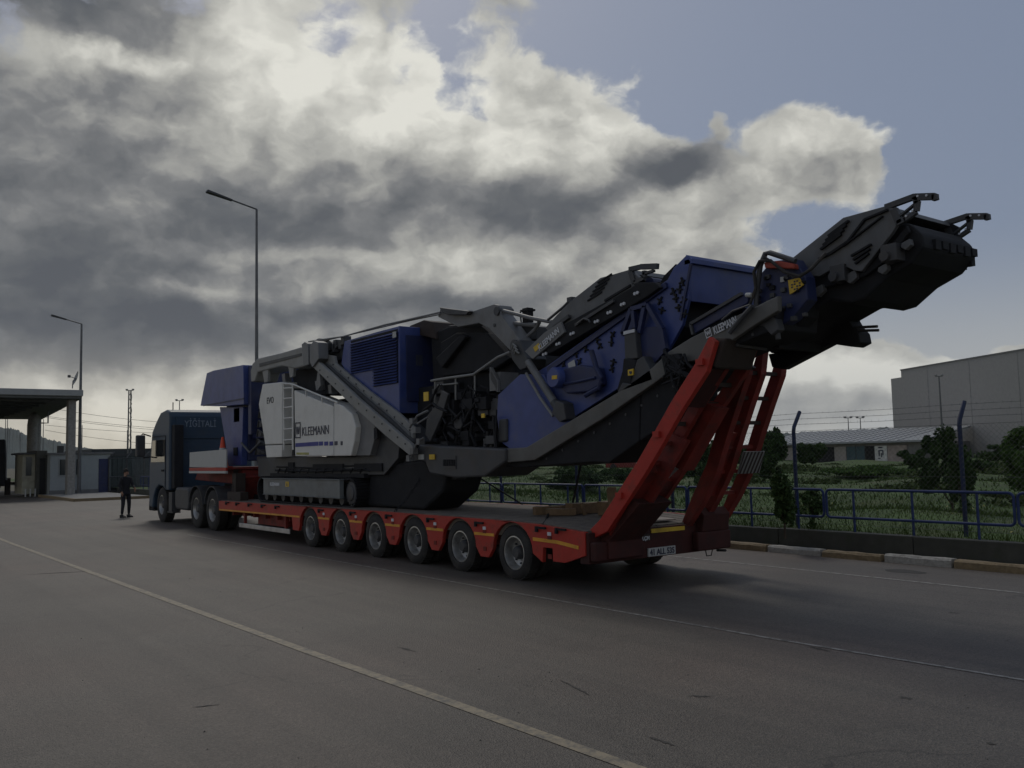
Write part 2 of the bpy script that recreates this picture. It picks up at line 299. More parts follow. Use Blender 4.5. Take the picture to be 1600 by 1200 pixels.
def paint(name, col, thr):
    mm = mat(name, col, .62, var=.12, scale=12, spec=.5); t = mm.node_tree; b = t.nodes['Principled BSDF']
    g = t.nodes.new('ShaderNodeNewGeometry'); n = t.nodes.new('ShaderNodeTexNoise'); n.inputs['Scale'].default_value = 9; n.inputs['Detail'].default_value = 8; n.inputs['Roughness'].default_value = .75
    t.links.new(g.outputs['Position'], n.inputs['Vector']); r = t.nodes.new('ShaderNodeMapRange'); r.inputs[1].default_value = thr-.09; r.inputs[2].default_value = thr+.09; t.links.new(n.outputs['Fac'], r.inputs[0])
    mx = t.nodes.new('ShaderNodeMix'); mx.data_type = 'RGBA'; t.links.new(r.outputs[0], mx.inputs[0]); mx.inputs[6].default_value = (.085, .08, .07, 1)
    t.links.new(b.inputs['Base Color'].links[0].from_socket, mx.inputs[7]); t.links.new(mx.outputs[2], b.inputs['Base Color']); return mm
def strip(name, m, pts, w):
    mb = MB(); n = len(pts); vs = []
    for i, (x, y) in enumerate(pts): vs += [(x-w/2, y, .004), (x+w/2, y, .004)]
    mb.add(vs, [(2*i, 2*i+1, 2*i+3, 2*i+2) for i in range(n-1)]); return struct(mb, name, m)
a, b_, c_ = gp(20, 850), gp(480, 1018), gp(990, 1200)
strip('road_marking', paint('yellow_road_paint', (.25, .205, .135), .46), [(a.x-.1, a.y+12), (a.x, a.y), (b_.x, b_.y), (c_.x, c_.y), (c_.x+.04, c_.y-4)], .10)
a, b_, c_ = gp(880, 940), gp(1200, 997), gp(1600, 1063)
strip('road_marking', paint('worn_white_road_paint', (.29, .275, .25), .49), [(a.x-.1, a.y+14), (a.x, a.y), (b_.x, b_.y), (c_.x, c_.y), (c_.x+.05, c_.y-4)], .045)
a, b_ = gp(1040, 868), gp(1600, 927)
strip('road_marking', paint('thin_white_road_paint', (.34, .33, .30), .46), [(a.x, 40), (a.x, a.y), (b_.x, b_.y), (b_.x, 0)], .05)
# dark repair patch and small debris lying on the asphalt
mb = MB(); c0 = gp(1415, 893); mb.add([(c0.x+.16*math.cos(t)*(1+.2*math.sin(3*t)), c0.y+.3*math.sin(t), .003) for t in [i*math.pi/8 for i in range(16)]], [tuple(range(16))])
struct(mb, 'road_patch', mat('tar_patch', (.035, .033, .03), .8))
scm = mat('rubber_scuff', (.050, .046, .041), .8)
for (u0, v0, u1, v1, w_) in ((876, 1062, 922, 1086, .025), (1075, 1087, 1112, 1088, .03), (1405, 1088, 1426, 1092, .035), (1540, 1160, 1558, 1163, .03), (1262, 1010, 1300, 1018, .03), (30, 898, 190, 890, .035), (300, 1105, 345, 1100, .02), (1480, 957, 1500, 958, .03), (620, 1010, 650, 1018, .02), (1010, 1150, 1060, 1166, .02)):
    a, b = gp(u0, v0, .003), gp(u1, v1, .003); d_ = b-a; nn = Vector((-d_.y, d_.x, 0)).normalized(); up_ = []; lo_ = []
    for k in range(11):
        t = k/10; hw = w_*math.sin(math.pi*min(.97, max(.03, t)))*random.uniform(.25, 1); c = a+d_*t+nn*random.uniform(-.3, .3)*w_; up_.append(c+nn*hw); lo_.append(c-nn*hw)
    sm = MB(); sm.add(up_+lo_, [(k, k+1, k+12, k+11) for k in range(10)]); struct(sm, 'road_scuff', scm)
mb = MB()
for i in range(70):
    p = gp(random.uniform(100, 1600), random.uniform(900, 1195)); r = random.uniform(.003, .009)
    mb.add([(p.x-r, p.y, 0), (p.x+r, p.y-r*.5, 0), (p.x, p.y+r, 0), (p.x, p.y, r*1.1)], [(0,1,3),(1,2,3),(2,0,3)])
o = build(mb, 'gravel', mat('loose_gravel', (.10, .095, .085), .9)); tag(o, 'scattered loose stone chips lying on the grey asphalt road', 'gravel', kind='stuff')

# retaining wall, field
fx = np.linspace(13.55, 90, 100); fy = np.linspace(-25, 120, 150); mb = MB(); vs = []
def fz(x, y): return .33 + .10*math.sin(x*.7+y*.31)*min(1, (x-13.5)/4)+.10*math.sin(y*.83-x*.4)*min(1, (x-13.5)/4)+min(.25, max(0, (x-20)*.006))
for x in fx:
    for y in fy: vs.append((x, y, fz(x, y)))
n = len(fy); mb.add(vs, [(i*n+j, (i+1)*n+j, (i+1)*n+j+1, i*n+j+1) for i in range(len(fx)-1) for j in range(n-1)])
struct(mb, 'grass_field', 'fieldm', smooth=True)
mb = MB()
for y in np.arange(-20, 56, 2.5): mb.box(13.35, 13.58, y, y+2.485, -.1, .335+random.uniform(-.01, .01))
o = build(mb, 'retaining_wall', mat('stained_concrete', (.065, .066, .056), .9, bump=.5, dirt=(.05, .06, .035), damt=.8, dscale=3), bevel=.01)
tag(o, 'low dark stained concrete wall holding up the grass behind the kerb', 'wall')
struct(MB().box(12.95, 13.35, -20, 60, -.2, .02), 'verge', 'earth')
def blades(n, xr, yr, hmin, hmax, wd, zf):
    x = xr[0]+(xr[1]-xr[0])*rng.random(n)**1.6; y = yr[0]+(yr[1]-yr[0])*rng.random(n)
    h = hmin+(hmax-hmin)*rng.random(n)**2; a = rng.random(n)*6.28; lean = rng.normal(0, .35, (n, 2))*h[:, None]
    z = np.array([zf(p, q) for p, q in zip(x, y)])-.01
    dx, dy = np.cos(a)*wd*(.5+rng.random(n)), np.sin(a)*wd*(.5+rng.random(n))
    v = np.empty((n, 3, 3)); v[:, 0] = np.c_[x-dx, y-dy, z]; v[:, 1] = np.c_[x+dx, y+dy, z]; v[:, 2] = np.c_[x+lean[:, 0], y+lean[:, 1], z+h]
    return v.reshape(-1, 3)
def npmesh(name, v, k, m, org=(0, 0, 0)):
    me = bpy.data.meshes.new(name); n = len(v)//k; me.vertices.add(len(v)); me.vertices.foreach_set('co', (v-np.array(org)).astype(np.float32).ravel())
    me.loops.add(n*k); me.loops.foreach_set('vertex_index', np.arange(n*k, dtype=np.int32)); me.polygons.add(n)
    me.polygons.foreach_set('loop_start', np.arange(0, n*k, k, dtype=np.int32)); me.update(calc_edges=True); me.materials.append(M[m])
    o = bpy.data.objects.new(name, me); COL.objects.link(o); o.location = org; ORG[o.name] = Vector(org); return o
v = np.concatenate([blades(60000, (13.5, 22), (1, 34), .03, .13, .007, fz), blades(50000, (18, 55), (3, 75), .05, .18, .02, fz)])
tag(npmesh('grass', v, 3, 'grass'), 'green meadow grass growing over the field behind the blue railing', 'grass', kind='stuff')
# low weed clumps across the field
cl_ = []
for i in range(170):
    t = random.random(); x = 15+random.random()**.8*42; y = x*random.uniform(.15, 1.7); s = random.uniform(.25, .7)*(1+x/80); n = int(160)
    d = rng.normal(0, 1, (n, 3)); d /= np.linalg.norm(d, axis=1)[:, None]; d *= (.5+.5*rng.random(n))[:, None]
    c = np.array([x, y, fz(x, y)])+d*np.array([s, s, s*.25]); c[:, 2] = np.maximum(c[:, 2], fz(x, y)); e1 = rng.normal(0, 1, (n, 3)); e2 = rng.normal(0, 1, (n, 3)); q = .05*s+.03
    cl_.append(np.stack([c+e1*q, c+e2*q, c-e1*q*.6-e2*q*.6], 1).reshape(-1, 3))
tag(npmesh('weeds', np.concatenate(cl_), 3, 'weed'), 'rough scrubby weeds spread over the meadow', 'weeds', kind='stuff')
# wild flowers
n = 500; x = 13.7+rng.random(n)**1.5*12; y = 1+rng.random(n)*24; z = np.array([fz(p, q) for p, q in zip(x, y)])+.1+.1*rng.random(n); c = np.c_[x, y, z]; q = .012
M['flower'] = mat('small_flowers', (.45, .40, .12), .7, var=.4, scale=1.)
v = np.stack([c+rng.normal(0, q, (n, 3)), c+rng.normal(0, q, (n, 3)), c+rng.normal(0, q, (n, 3))], 1).reshape(-1, 3)
tag(npmesh('wild_flowers', v, 3, 'flower'), 'tiny yellow wild flowers dotted through the meadow grass', 'flowers', kind='stuff')

# ------------------------------------------------------------------ kerb stones
for k in [k for k in range(46) if k < 7 or k >= 16]:
    y1 = 9.72+1.065*3-1.065*k if k < 16 else 9.72+1.065*(k-12)
    white = (k % 2 == 1) if k < 16 else ((k-12) % 2 == 0)
    if k < 16: white = (3-k) % 2 == 0
    mb = MB(); dx = random.uniform(-.02, .02); h = random.uniform(.105, .125)
    prof = [(12.68+dx, -.02), (12.69+dx, h-.03), (12.72+dx, h), (12.86+dx, h-.004), (12.87+dx, -.02)]; y0 = y1-1.02+random.uniform(-.01, .02)
    ys = np.linspace(y0, y1, 7); vs = []; npf = len(prof)
    for yy in ys:
        for (px, pz) in prof: vs.append((px+random.uniform(-.006, .006), yy, pz+random.uniform(-.006, .006)))
    fs = [(i*npf+j, i*npf+j+1, (i+1)*npf+j+1, (i+1)*npf+j) for i in range(6) for j in range(npf-1)]+[tuple(range(npf)), tuple(range(7*npf-1, 6*npf-1, -1))]
    mb.add(vs, fs); s = build(mb, 'kerb_stone', 'kerbw' if white else 'kerby', org=(12.77, (y0+y1)/2, 0))
    pos = 'hidden beyond the trailer'
    kl = {1: 'short visible end of a white kerb stone next to the trailer rear corner', 2: 'first full yellow kerb stone right of the trailer rear corner', 3: 'chipped white kerb stone below the left-hand bent fence post', 4: 'faded yellow kerb stone between the two full white ones', 5: 'chipped white kerb stone beside the dark tar patch', 6: 'faded yellow kerb stone cut off by the right edge of the photo'}.get(k)
    if kl: tag(s, kl, 'kerb stone', 'kerb stones along the road edge')
    else: tag(s, ('chipped white' if white else 'faded yellow') + ' painted kerb stone along the road edge ' + pos, 'kerb stone', 'kerb stones along the road edge '+('white ' if white else 'yellow ')+pos)

# ------------------------------------------------------------------ blue tubular railing panels
def rail_panel():
    root = thing('railing_panel', (13.5, 6.02, 0), 'blue tubular steel railing panel standing behind the kerb', 'railing', 'blue railing panels along the road edge')
    y0, y1, z0, z1, r = 6.02, 9.08, .57, 1.035, .022; mb = MB(); pts = []; c = .07
    for (cy, cz, a0) in ((y0+c, z0+c, 180), (y1-c, z0+c, 270), (y1-c, z1-c, 0), (y0+c, z1-c, 90)):
        for k in range(5): a = R(a0+k*22.5); pts.append((13.5, cy+c*math.cos(a), cz+c*math.sin(a)))
    pts.append(pts[0]); mb.tube(pts, r, 8); build(mb, 'rail_frame', 'fblue', root, smooth=True)
    for y in (y0+.52, y0+1.53, y0+2.55):
        q = MB(); q.tube([(13.5, y, -.02), (13.5, y, z1-.02)], .02, 8); q.box(13.44, 13.56, y-.05, y+.05, -.02, .03) ; build(q, 'post', 'fblue', root, smooth=True)
    return root
rp0 = rail_panel(); ordn = {-1: 'behind the camera side', 0: 'far right panel with three posts', }
for k in range(-1, 15):
    o = rp0 if k == 0 else copy_tree(rp0)
    if k: o.location = (13.5, 6.02+3.115*k, 0)
    if k == 0: o['label'] = 'blue tubular railing panel in front of the dark round tree, right of the trailer'
    elif k == 1: o['label'] = 'blue tubular railing panel beside the raised far ramp of the trailer'; 
    elif k == -1: o['label'] = 'blue tubular railing panel cut off by the right edge of the photo'
    elif k == 2: o['label'] = 'blue tubular railing panel seen between the two raised red ramps'
    elif k == 3: o['label'] = 'blue tubular railing panel fully seen under the conveyor belly, left of the timber'
    elif k == 4: o['label'] = 'blue tubular railing panel whose end shows just right of the crusher belly'
    else: o['label'] = 'blue tubular railing panel hidden mostly behind the crusher and truck'; o['group'] = 'railing panels behind the truck'
    if k in (-1, 0, 1, 2, 3, 4) and 'group' in o: o['group'] = 'blue railing panels along the road edge'

# ------------------------------------------------------------------ chain-link fence with blue angled posts
fen = thing('chain_link_fence', (13.9, 6.9, .33), 'chain-link fence with blue angled posts and barbed wire behind the railing', 'fence')
for k in range(-2, 16):
    y = 6.93+3.03*k; q = MB(); q.tube([(13.9, y, .1), (13.9, y, 2.06), (13.92, y, 2.14), (14.14, y+.02, 2.42)], .035, 8); build(q, 'post', 'fpost', fen, smooth=True)
q = MB(); Y0, Y1, Z0, Z1 = .5, 55, .42, 2.06; hh = Z1-Z0; sp = .082
for i in range(int((Y1-Y0)/sp)):
    y = Y0+i*sp
    q.tube([(13.872, y, Z0), (13.872, y+hh, Z1)], .0016, 3); q.tube([(13.868, y+hh, Z0), (13.868, y, Z1)], .0016, 3)
for z in (Z0, 1.25, Z1): q.tube([(13.87, Y0, z), (13.87, Y1, z)], .003, 3)
build(q, 'wire_mesh', 'wire', fen)
for (x, z) in ((13.96, 2.19), (14.04, 2.29), (14.12, 2.39)):
    q = MB(); pts = []
    for i in range(0, 60): y = .9+i*.92; pts.append((x, y, z-.02*abs(math.sin((y-6.93)/3.03*math.pi))))
    q.tube(pts, .0032, 3)
    for i in range(420): y = .9+i*.13; q.tube([(x-.012, y, z-.025), (x+.012, y+.01, z+.012)], .0016, 3)
    build(q, 'barbed_wire', 'wire', fen)

# ------------------------------------------------------------------ trees and bushes
def crown(c, r, n, leaf, clumps=16, seed=0):
    g = np.random.default_rng(seed); out = []; c = np.array(c); r = np.array(r)
    cs = g.normal(0, 1, (clumps, 3)); cs /= np.linalg.norm(cs, axis=1)[:, None]; cs *= (.2+.85*g.random((clumps, 1))); rs = .16+.34*g.random(clumps)
    k = g.integers(0, clumps, n); d = g.normal(0, 1, (n, 3)); d /= np.linalg.norm(d, axis=1)[:, None]; d *= (g.random((n, 1))**.45)
    p = c+(cs[k]+d*rs[k][:, None])*r
    a = g.normal(0, 1, (n, 3)); a /= np.linalg.norm(a, axis=1)[:, None]; b = np.cross(a, g.normal(0, 1, (n, 3))); b /= np.linalg.norm(b, axis=1)[:, None]
    s = leaf*(.6+.8*g.random((n, 1)))
    return np.stack([p-a*s, p+b*s*.5, p+a*s, p-b*s*.5], 1).reshape(-1, 3), c+cs*r*.8
def tree(u, v, D, w, h, trunk, label, name='tree', leaf=.05, n=9000, seed=1, m='leaf1', cat='tree', base=None, group=None, clumps=16):
    p = dp(u, v, D); zb = fz(p.x, p.y) if base is None else base
    root = thing(name, (p.x, p.y, zb), label, cat, group)
    vv, cs = crown((p.x, p.y, zb+trunk+(h-trunk)/2), (w/2, w/2, (h-trunk)/2*1.05), n, leaf, clumps, seed)
    cr = npmesh('crown', vv, 4, m, (p.x, p.y, zb)); cr.parent = root; cr.location = (0, 0, 0)
    q = MB(); q.tube([(p.x, p.y, zb-.1), (p.x+.02*w, p.y, zb+trunk*.6), (p.x, p.y+.02*w, zb+trunk+(h-trunk)*.45)], .035*w*.8+.012, 7, .014)
    for c in cs[:7]: q.tube([(p.x, p.y, zb+trunk*.7+.05), ((p.x+c[0])/2, (p.y+c[1])/2, (zb+trunk+c[2])/2), tuple(c)], .014*w+.004, 5, .004)
    build(q, 'trunk', 'bark', root); return root
tree(1482, 700, 19, 1.05, 1.9, .15, 'dark dense bushy tree behind the right-hand blue fence post', seed=3, n=8000, leaf=.05)
tree(1500, 700, 17.5, .5, 1.15, .1, 'narrow dark shrub growing up the right-hand fence post', 'shrub', seed=13, n=4000, leaf=.045, cat='shrub')
tree(1596, 700, 22, 1.2, 1.75, .5, 'fresh green bush at the right edge before the grey warehouse', 'bush', seed=4, m='leaf2', n=9000, cat='bush')
tree(1222, 740, 15.2, .42, 1.25, .15, 'thin leafy sapling beside the left-hand bent fence post', 'sapling', seed=5, n=2600, leaf=.04, cat='sapling')
tree(1268, 760, 15.8, .5, .7, .1, 'sparse low shrub just right of the left-hand fence post', 'shrub', seed=15, n=900, leaf=.035, cat='shrub')
tree(1208, 700, 34, 1.15, 1.95, .1, 'dark bush standing right of the raised ramp tops', 'bush', seed=6, n=7000, leaf=.09, cat='bush')
tree(1268, 700, 60, 1.8, 1.9, .2, 'dark bushy tree in front of the long low building', seed=7, n=7000, leaf=.12)
tree(1345, 722, 40, 4.2, .42, .0, 'wide low thicket in the middle of the meadow', 'thicket', seed=8, n=7000, leaf=.09, m='leaf2', cat='thicket')
tree(1110, 690, 30, 1.8, 1.6, .1, 'dark bush seen through the gap between the two ramps', 'bush', seed=9, n=6000, leaf=.09, cat='bush')
tree(900, 715, 36, 3.6, .9, .0, 'low green thicket below the underside of the conveyor', 'thicket', seed=10, n=5000, leaf=.09, cat='thicket')
tree(1020, 712, 40, 3.5, .95, .0, 'low dark thicket left of the near ramp', 'thicket', seed=11, n=5000, leaf=.1, cat='thicket')
for i, (u, D, w, h) in enumerate(((1430, 45, 1.6, .9), (1535, 40, 1.3, .6), (1572, 60, 3, 1.1), (1170, 60, 4, 1.4))):
    tree(u, 705, D, w, h, .0, ['leafy bush before the left end of the big grey warehouse', 'leafy bush right of the dark tree, before the warehouse', 'leafy bush behind the fresh green bush by the warehouse', 'distant bush left of the long low building'][i], 'bush', seed=20+i, n=4000, leaf=.11, cat='bush')

# ------------------------------------------------------------------ far right buildings
A = dp(1392, 592, 90); B0 = dp(1600, 558, 71.5); B0.z = A.z; d_ = (B0-A); d_.z = 0; Lw = d_.length; d_ /= Lw; n_ = Vector((-d_.y, d_.x, 0)); n_ = n_ if n_.dot(A) > 0 else -n_
bl = thing('warehouse', (A.x, A.y, 0), 'big plain grey clad warehouse rising behind the meadow on the right', 'warehouse')
def wallbox(q, p0, l0, l1, dep0, dep1, z0, z1):
    a = p0+d_*l0+n_*dep0; b = p0+d_*l1+n_*dep0; c = b+n_*(dep1-dep0); e = a+n_*(dep1-dep0)
    q.extr([(a.x, a.y, z0), (b.x, b.y, z0), (c.x, c.y, z0), (e.x, e.y, z0)], (0, 0, z1-z0))
q = MB(); wallbox(q, A, 1.8, 45, 0, 35, 0, A.z+.65); wallbox(q, A, 0, 1.8, 0, 34.9, 0, A.z); build(q, 'wall', 'shed', bl)
q = MB(); wallbox(q, A, 1.75, 45.05, -.05, 35.05, A.z+.65, A.z+.78); build(q, 'parapet_trim', 'grey', bl)
q = MB()
for i in range(7): wallbox(q, A, 6+i*6, 6.04+i*6, -.02, 0, 0, A.z+.6)
build(q, 'cladding_joint', mat('cladding_joint', (.298, .293, .288), .7), bl)
# long low building
P0 = dp(1178, 718, 84); P1 = dp(1440, 718, 72); P0.z = P1.z = .3; dl = (P1-P0).normalized(); LL = (P1-P0).length; nl = Vector((-dl.y, dl.x, 0)); nl = nl if nl.dot(P0) > 0 else -nl
lo = thing('low_building', P0, 'long low building with pale sheet roof and shuttered bays', 'building')
def pt(l, dd, z): a = P0+dl*l+nl*dd; return (a.x, a.y, z)
ze, zr = 2.1, 3.3
q = MB(); q.extr([pt(0, 0, 0), pt(LL, 0, 0), pt(LL, 12, 0), pt(0, 12, 0)], (0, 0, ze)); build(q, 'wall', mat('grey_wall', (.17, .165, .16), .8), lo)
q = MB(); q.add([pt(-.3, -.5, ze), pt(LL+.3, -.5, ze), pt(LL+.3, 9, zr), pt(-.3, 9, zr), pt(-.3, -.5, ze+.15), pt(LL+.3, -.5, ze+.15), pt(LL+.3, 9, zr+.15), pt(-.3, 9, zr+.15)], [(0,1,2,3),(4,5,6,7),(0,1,5,4),(1,2,6,5),(2,3,7,6),(3,0,4,7)]); build(q, 'roof', 'roof', lo)
q = MB()
for i in range(int(LL*1.2)): q.bar(pt(i/1.2, -.5, ze+.17), pt(i/1.2, 9, zr+.17), .06, .05)
build(q, 'roof_seams', 'roof', lo)
def lu(u):  # distance along the facade for a bearing
    d = ray(u, 700); d = Vector((d.x, d.y)); a = Vector((P0.x, P0.y)); e = Vector((dl.x, dl.y))
    det = d.x*(-e.y)-d.y*(-e.x); t = (a.x*(-e.y)-a.y*(-e.x))/det; pnt = d*t; return (pnt-a).dot(e)
for (u0, u1, mm, nm) in ((1253, 1270, 'beige', 'shutter'), (1271, 1303, 'dark', 'doorway'), (1304, 1322, 'beige', 'shutter'), (1323, 1337, 'teal', 'door'), (1338, 1351, 'teal', 'door'), (1352, 1366, 'dark', 'doorway'), (1367, 1386, 'white', 'white_panel'), (1387, 1417, 'pink', 'shutter'), (1219, 1250, 'beige', 'shutter')):
    a, b = lu(u0), lu(u1); q = MB(); q.extr([pt(a, -.06, .3), pt(b, -.06, .3), pt(b, -.003, .3), pt(a, -.003, .3)], (0, 0, 1.55)); w_ = build(q, nm, mm, lo)
    if nm == 'white_panel':
        q = MB(); k = (b-a)
        for (p, z, pw, ph) in ((.3, .7, .12, .5), (.42, 1.1, .2, .1), (.5, .6, .1, .35), (.62, .75, .1, .45), (.3, 1.35, .35, .12), (.25, .45, .2, .08)): q.extr([pt(a+k*p, -.066, .3+z), pt(a+k*(p+pw), -.066, .3+z), pt(a+k*(p+pw), -.061, .3+z), pt(a+k*p, -.061, .3+z)], (0, 0, ph))
        build(q, 'graffiti', 'dtext', w_)
# distant red car and white notice board seen by the near ramp
p = dp(1002, 716, 45); q = MB(); q.box(p.x-.1, p.x, p.y-.28, p.y+.28, .95, 1.75); nb_ = thing('notice_board', (p.x, p.y, .35), 'small white notice board on a post left of the near ramp', 'notice board')
build(q, 'board', 'plate', nb_); q = MB(); q.tube([(p.x+.03, p.y, .3), (p.x+.03, p.y, .95)], .04, 6); build(q, 'post', 'pole', nb_)
p = dp(978, 716, 60); r_ = thing('parked_car', (p.x, p.y, .4), 'distant small red car parked across the meadow', 'car')
q = MB(); cs = [(-2, .35), (-2, .85), (-1.5, 1.0), (-.9, 1.42), (.6, 1.42), (1.2, 1.0), (2, .85), (2.05, .35)]; q.prism([(p.y+a, .4+b) for a, b in cs], p.x, p.x+1.7); build(q, 'body', 'dred', r_, bevel=.05)
q = MB(); q.prism([(p.y+a, .4+b) for a, b in ((-1.35, 1.02), (-.87, 1.36), (.55, 1.36), (1.05, 1.02))], p.x-.01, p.x+1.71); build(q, 'side_window', 'glass', r_)
for dy in (-1.25, 1.25): q = MB(); q.lathe([(0, .0), (0, .32), (.2, .32)], p.y+dy, .72, p.x-.02, 16); build(q, 'wheel', 'rubber', r_)

# ------------------------------------------------------------------ hills
def hill(prof, D, name, depth=500):
    q = MB(); vs = []; n = len(prof); q_ = [dp(u, v, D) for u, v in prof]
    pts = []
    for i in range(n-1):
        for t in np.linspace(0, 1, 10, endpoint=False): pts.append(q_[i].lerp(q_[i+1], t)+Vector((0, 0, random.uniform(-.0012, .0012)*D)))
    pts.append(q_[-1]); R_ = []
    for (f, dz) in ((.72, 0.), (.80, .3), (.88, .62), (.95, .88), (1, 1), (1.2, .7), (1.5, 0)):
        R_.append([(p.x*f, p.y*f, max(-.5, p.z*dz*(1 if f in (1, .72) else 1+.10*math.sin(i_*.21+f*9)+.05*math.sin(i_*.57+f*20)))) for i_, p in enumerate(pts)])
    m_ = len(pts); 
    for row in R_: vs += row
    q.add(vs, [(r*m_+i, r*m_+i+1, (r+1)*m_+i+1, (r+1)*m_+i) for r in range(len(R_)-1) for i in range(m_-1)]); return struct(q, name, 'hill', smooth=True)
hill([(-260, 720), (-100, 690), (-30, 672), (10, 668), (26, 671), (40, 680), (70, 685), (88, 689), (105, 694), (150, 703), (190, 709), (230, 716), (300, 724), (420, 735)], 1300, 'hills')
hill([(1150, 700), (1215, 680), (1232, 676), (1300, 677), (1340, 672), (1362, 669), (1395, 669), (1440, 675), (1560, 700)], 1500, 'hills')

# ------------------------------------------------------------------ gate area on the left
can = thing('gate_canopy', (10, 55, 0), 'large flat grey canopy roof over the gate lanes at left', 'canopy')
q = MB(); q.extr([(-6, 54.6, 5.62), (10.85, 54.6, 5.62), (12.9, 80, 5.62), (-6, 80, 5.62)], (0, 0, .35)); build(q, 'roof', 'canopy', can, bevel=.03)
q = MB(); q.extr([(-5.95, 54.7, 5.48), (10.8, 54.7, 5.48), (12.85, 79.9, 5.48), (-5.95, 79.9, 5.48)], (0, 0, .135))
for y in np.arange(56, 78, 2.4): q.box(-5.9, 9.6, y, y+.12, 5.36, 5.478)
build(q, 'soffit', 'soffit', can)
q = MB(); q.prism([(55.2, 0), (55.9, 0), (55.85, 5.47), (55.25, 5.47)], 10.22, 10.62); build(q, 'column', 'concrete', can, bevel=.03)
p = at(50, 700, 1, 70); q = MB(); q.tube([(p.x, 70, 0), (p.x, 70, 4.6), (p.x+.05, 70, 5.1), (p.x+.3, 70, 5.35)], .33, 14); build(q, 'column', 'concrete', can, smooth=True)
p = at(57, 700, 1, 76); q = MB(); q.tube([(p.x, 76, 0), (p.x, 76, 5.35)], .3, 12); build(q, 'column', 'concrete', can, smooth=True)
# barrier camera frame under the canopy edge
q = MB(); a = at(64, 661, 1, 66); b = at(75, 661, 1, 66); q.tube([a, b, (b.x, 66, 5.4)], .05, 6); cf = build(q, 'camera_bracket', 'pole', can)
sdh = thing('satellite_dish', at(113, 607, 1, 56), 'small satellite dish aerial on the corner of the canopy', 'satellite dish'); q = MB(); a = at(113, 607, 1, 56)
a2, a3, a4 = at(114, 595, 1, 56), at(120, 592, 1, 56), at(108, 588, 1, 56); q.tube([a, a2, a3], .03, 6); q.tube([a3, a4], .02, 6); build(q, 'arm', 'pole', sdh)
q = MB(); cdir = (a4-a3).normalized(); s1 = cdir.cross(Vector((0, 0, 1))).normalized(); s2 = s1.cross(cdir); vs = [a3]; 
for r in (.18, .36, .42):
    for k in range(14): t = k*math.pi/7; vs.append(a3+s1*r*math.cos(t)+s2*r*1.1*math.sin(t)+cdir*(r*r*.5))
fs = [(0, 1+k, 1+(k+1) % 14) for k in range(14)]+[(1+14*j+k, 1+14*j+(k+1) % 14, 15+14*j+(k+1) % 14, 15+14*j+k) for j in (0, 1) for k in range(14)]
q.add(vs, fs); build(q, 'dish', 'lgrey', sdh); q = MB(); q.box(a4.x-.07, a4.x+.07, a4.y-.07, a4.y+.07, a4.z-.07, a4.z+.07); build(q, 'receiver', 'dgrey', sdh)
# cabin beside the column
def opening(q, x0, x1, y, z0, z1): q.box(x0, x1, y-.03, y, z0, z1)
cb = thing('gate_cabin', (9.9, 57.6, 0), 'pale prefabricated cabin with two windows behind the canopy column', 'cabin')
q = MB(); q.box(9.75, 13.0, 57.6, 61, 0, 2.38); build(q, 'wall', 'pale', cb)
q = MB(); q.box(9.65, 13.1, 57.5, 61.1, 2.382, 2.5); build(q, 'roof', 'grey', cb)
q = MB(); q.box(9.7, 13.02, 57.57, 57.597, 0, .32); build(q, 'plinth', 'grey', cb)
for (a, b) in ((at(93, 730, 1, 57.6).x, at(104.5, 730, 1, 57.6).x), (at(119, 730, 1, 57.6).x, at(122.5, 730, 1, 57.6).x)):
    q = MB(); q.box(a-.05, b+.05, 57.55, 57.597, 1.15, 2.15); fr = build(q, 'window', 'pale', cb); q = MB(); q.box(a, b, 57.53, 57.548, 1.2, 2.1); build(q, 'pane', 'window', fr)
q = MB(); q.box(12.35, 12.9, 57.56, 57.597, .1, 2.1); build(q, 'door', 'dblue', cb)
q = MB(); q.box(10.2, 10.5, 57.9, 58.3, 2.502, 2.9); build(q, 'roof_unit', 'dgrey', cb)
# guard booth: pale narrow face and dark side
gb = thing('guard_booth', (8.5, 60, 0), 'small guard booth with tall window under the canopy', 'booth')
a = gp(28, 775); b = gp(45, 776)
q = MB(); q.box(8.55, 9.2, 59.2, 62, .15, 2.45); build(q, 'wall', mat('booth_cream', (.33, .32, .25), .7), gb)
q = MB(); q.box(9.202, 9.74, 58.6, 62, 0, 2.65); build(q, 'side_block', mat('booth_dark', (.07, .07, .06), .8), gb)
q = MB(); q.box(8.35, 9.75, 58.4, 62.2, 2.62, 2.72) if False else q.box(8.35, 9.2, 58.9, 62.2, 2.452, 2.55); build(q, 'roof', 'dgrey', gb)
q = MB(); q.box(8.72, 9.02, 59.16, 59.198, 1.2, 2.3); build(q, 'window', 'window', gb)
q = MB(); q.box(9.35, 9.65, 58.56, 58.598, .1, 2.2); build(q, 'door', 'dark', gb)
for x, wl in ((8.6, 'leftmost'), (8.85, 'middle'), (9.1, 'rightmost')): q = MB(); q.tube([(x, 58.3, 0), (x, 58.3, .45)], .04, 6); tag(build(q, 'bollard', 'plate', org=(x, 58.3, 0)), wl+' of the three short white bollards before the guard booth', 'bollard', 'white bollards by the booth')
# raised island and kerb at the back of the yard
struct(MB().box(9.2, 12.6, 47.5, 57, 0, .13), 'pavement', 'concrete')
q = MB(); q.box(9.05, 9.197, 47.3, 57, 0, .135); q.box(9.2, 12.6, 47.3, 47.497, 0, .135); tag(build(q, 'island_kerb', 'kerby'), 'faded yellow kerb around the island in front of the cabin', 'kerb')
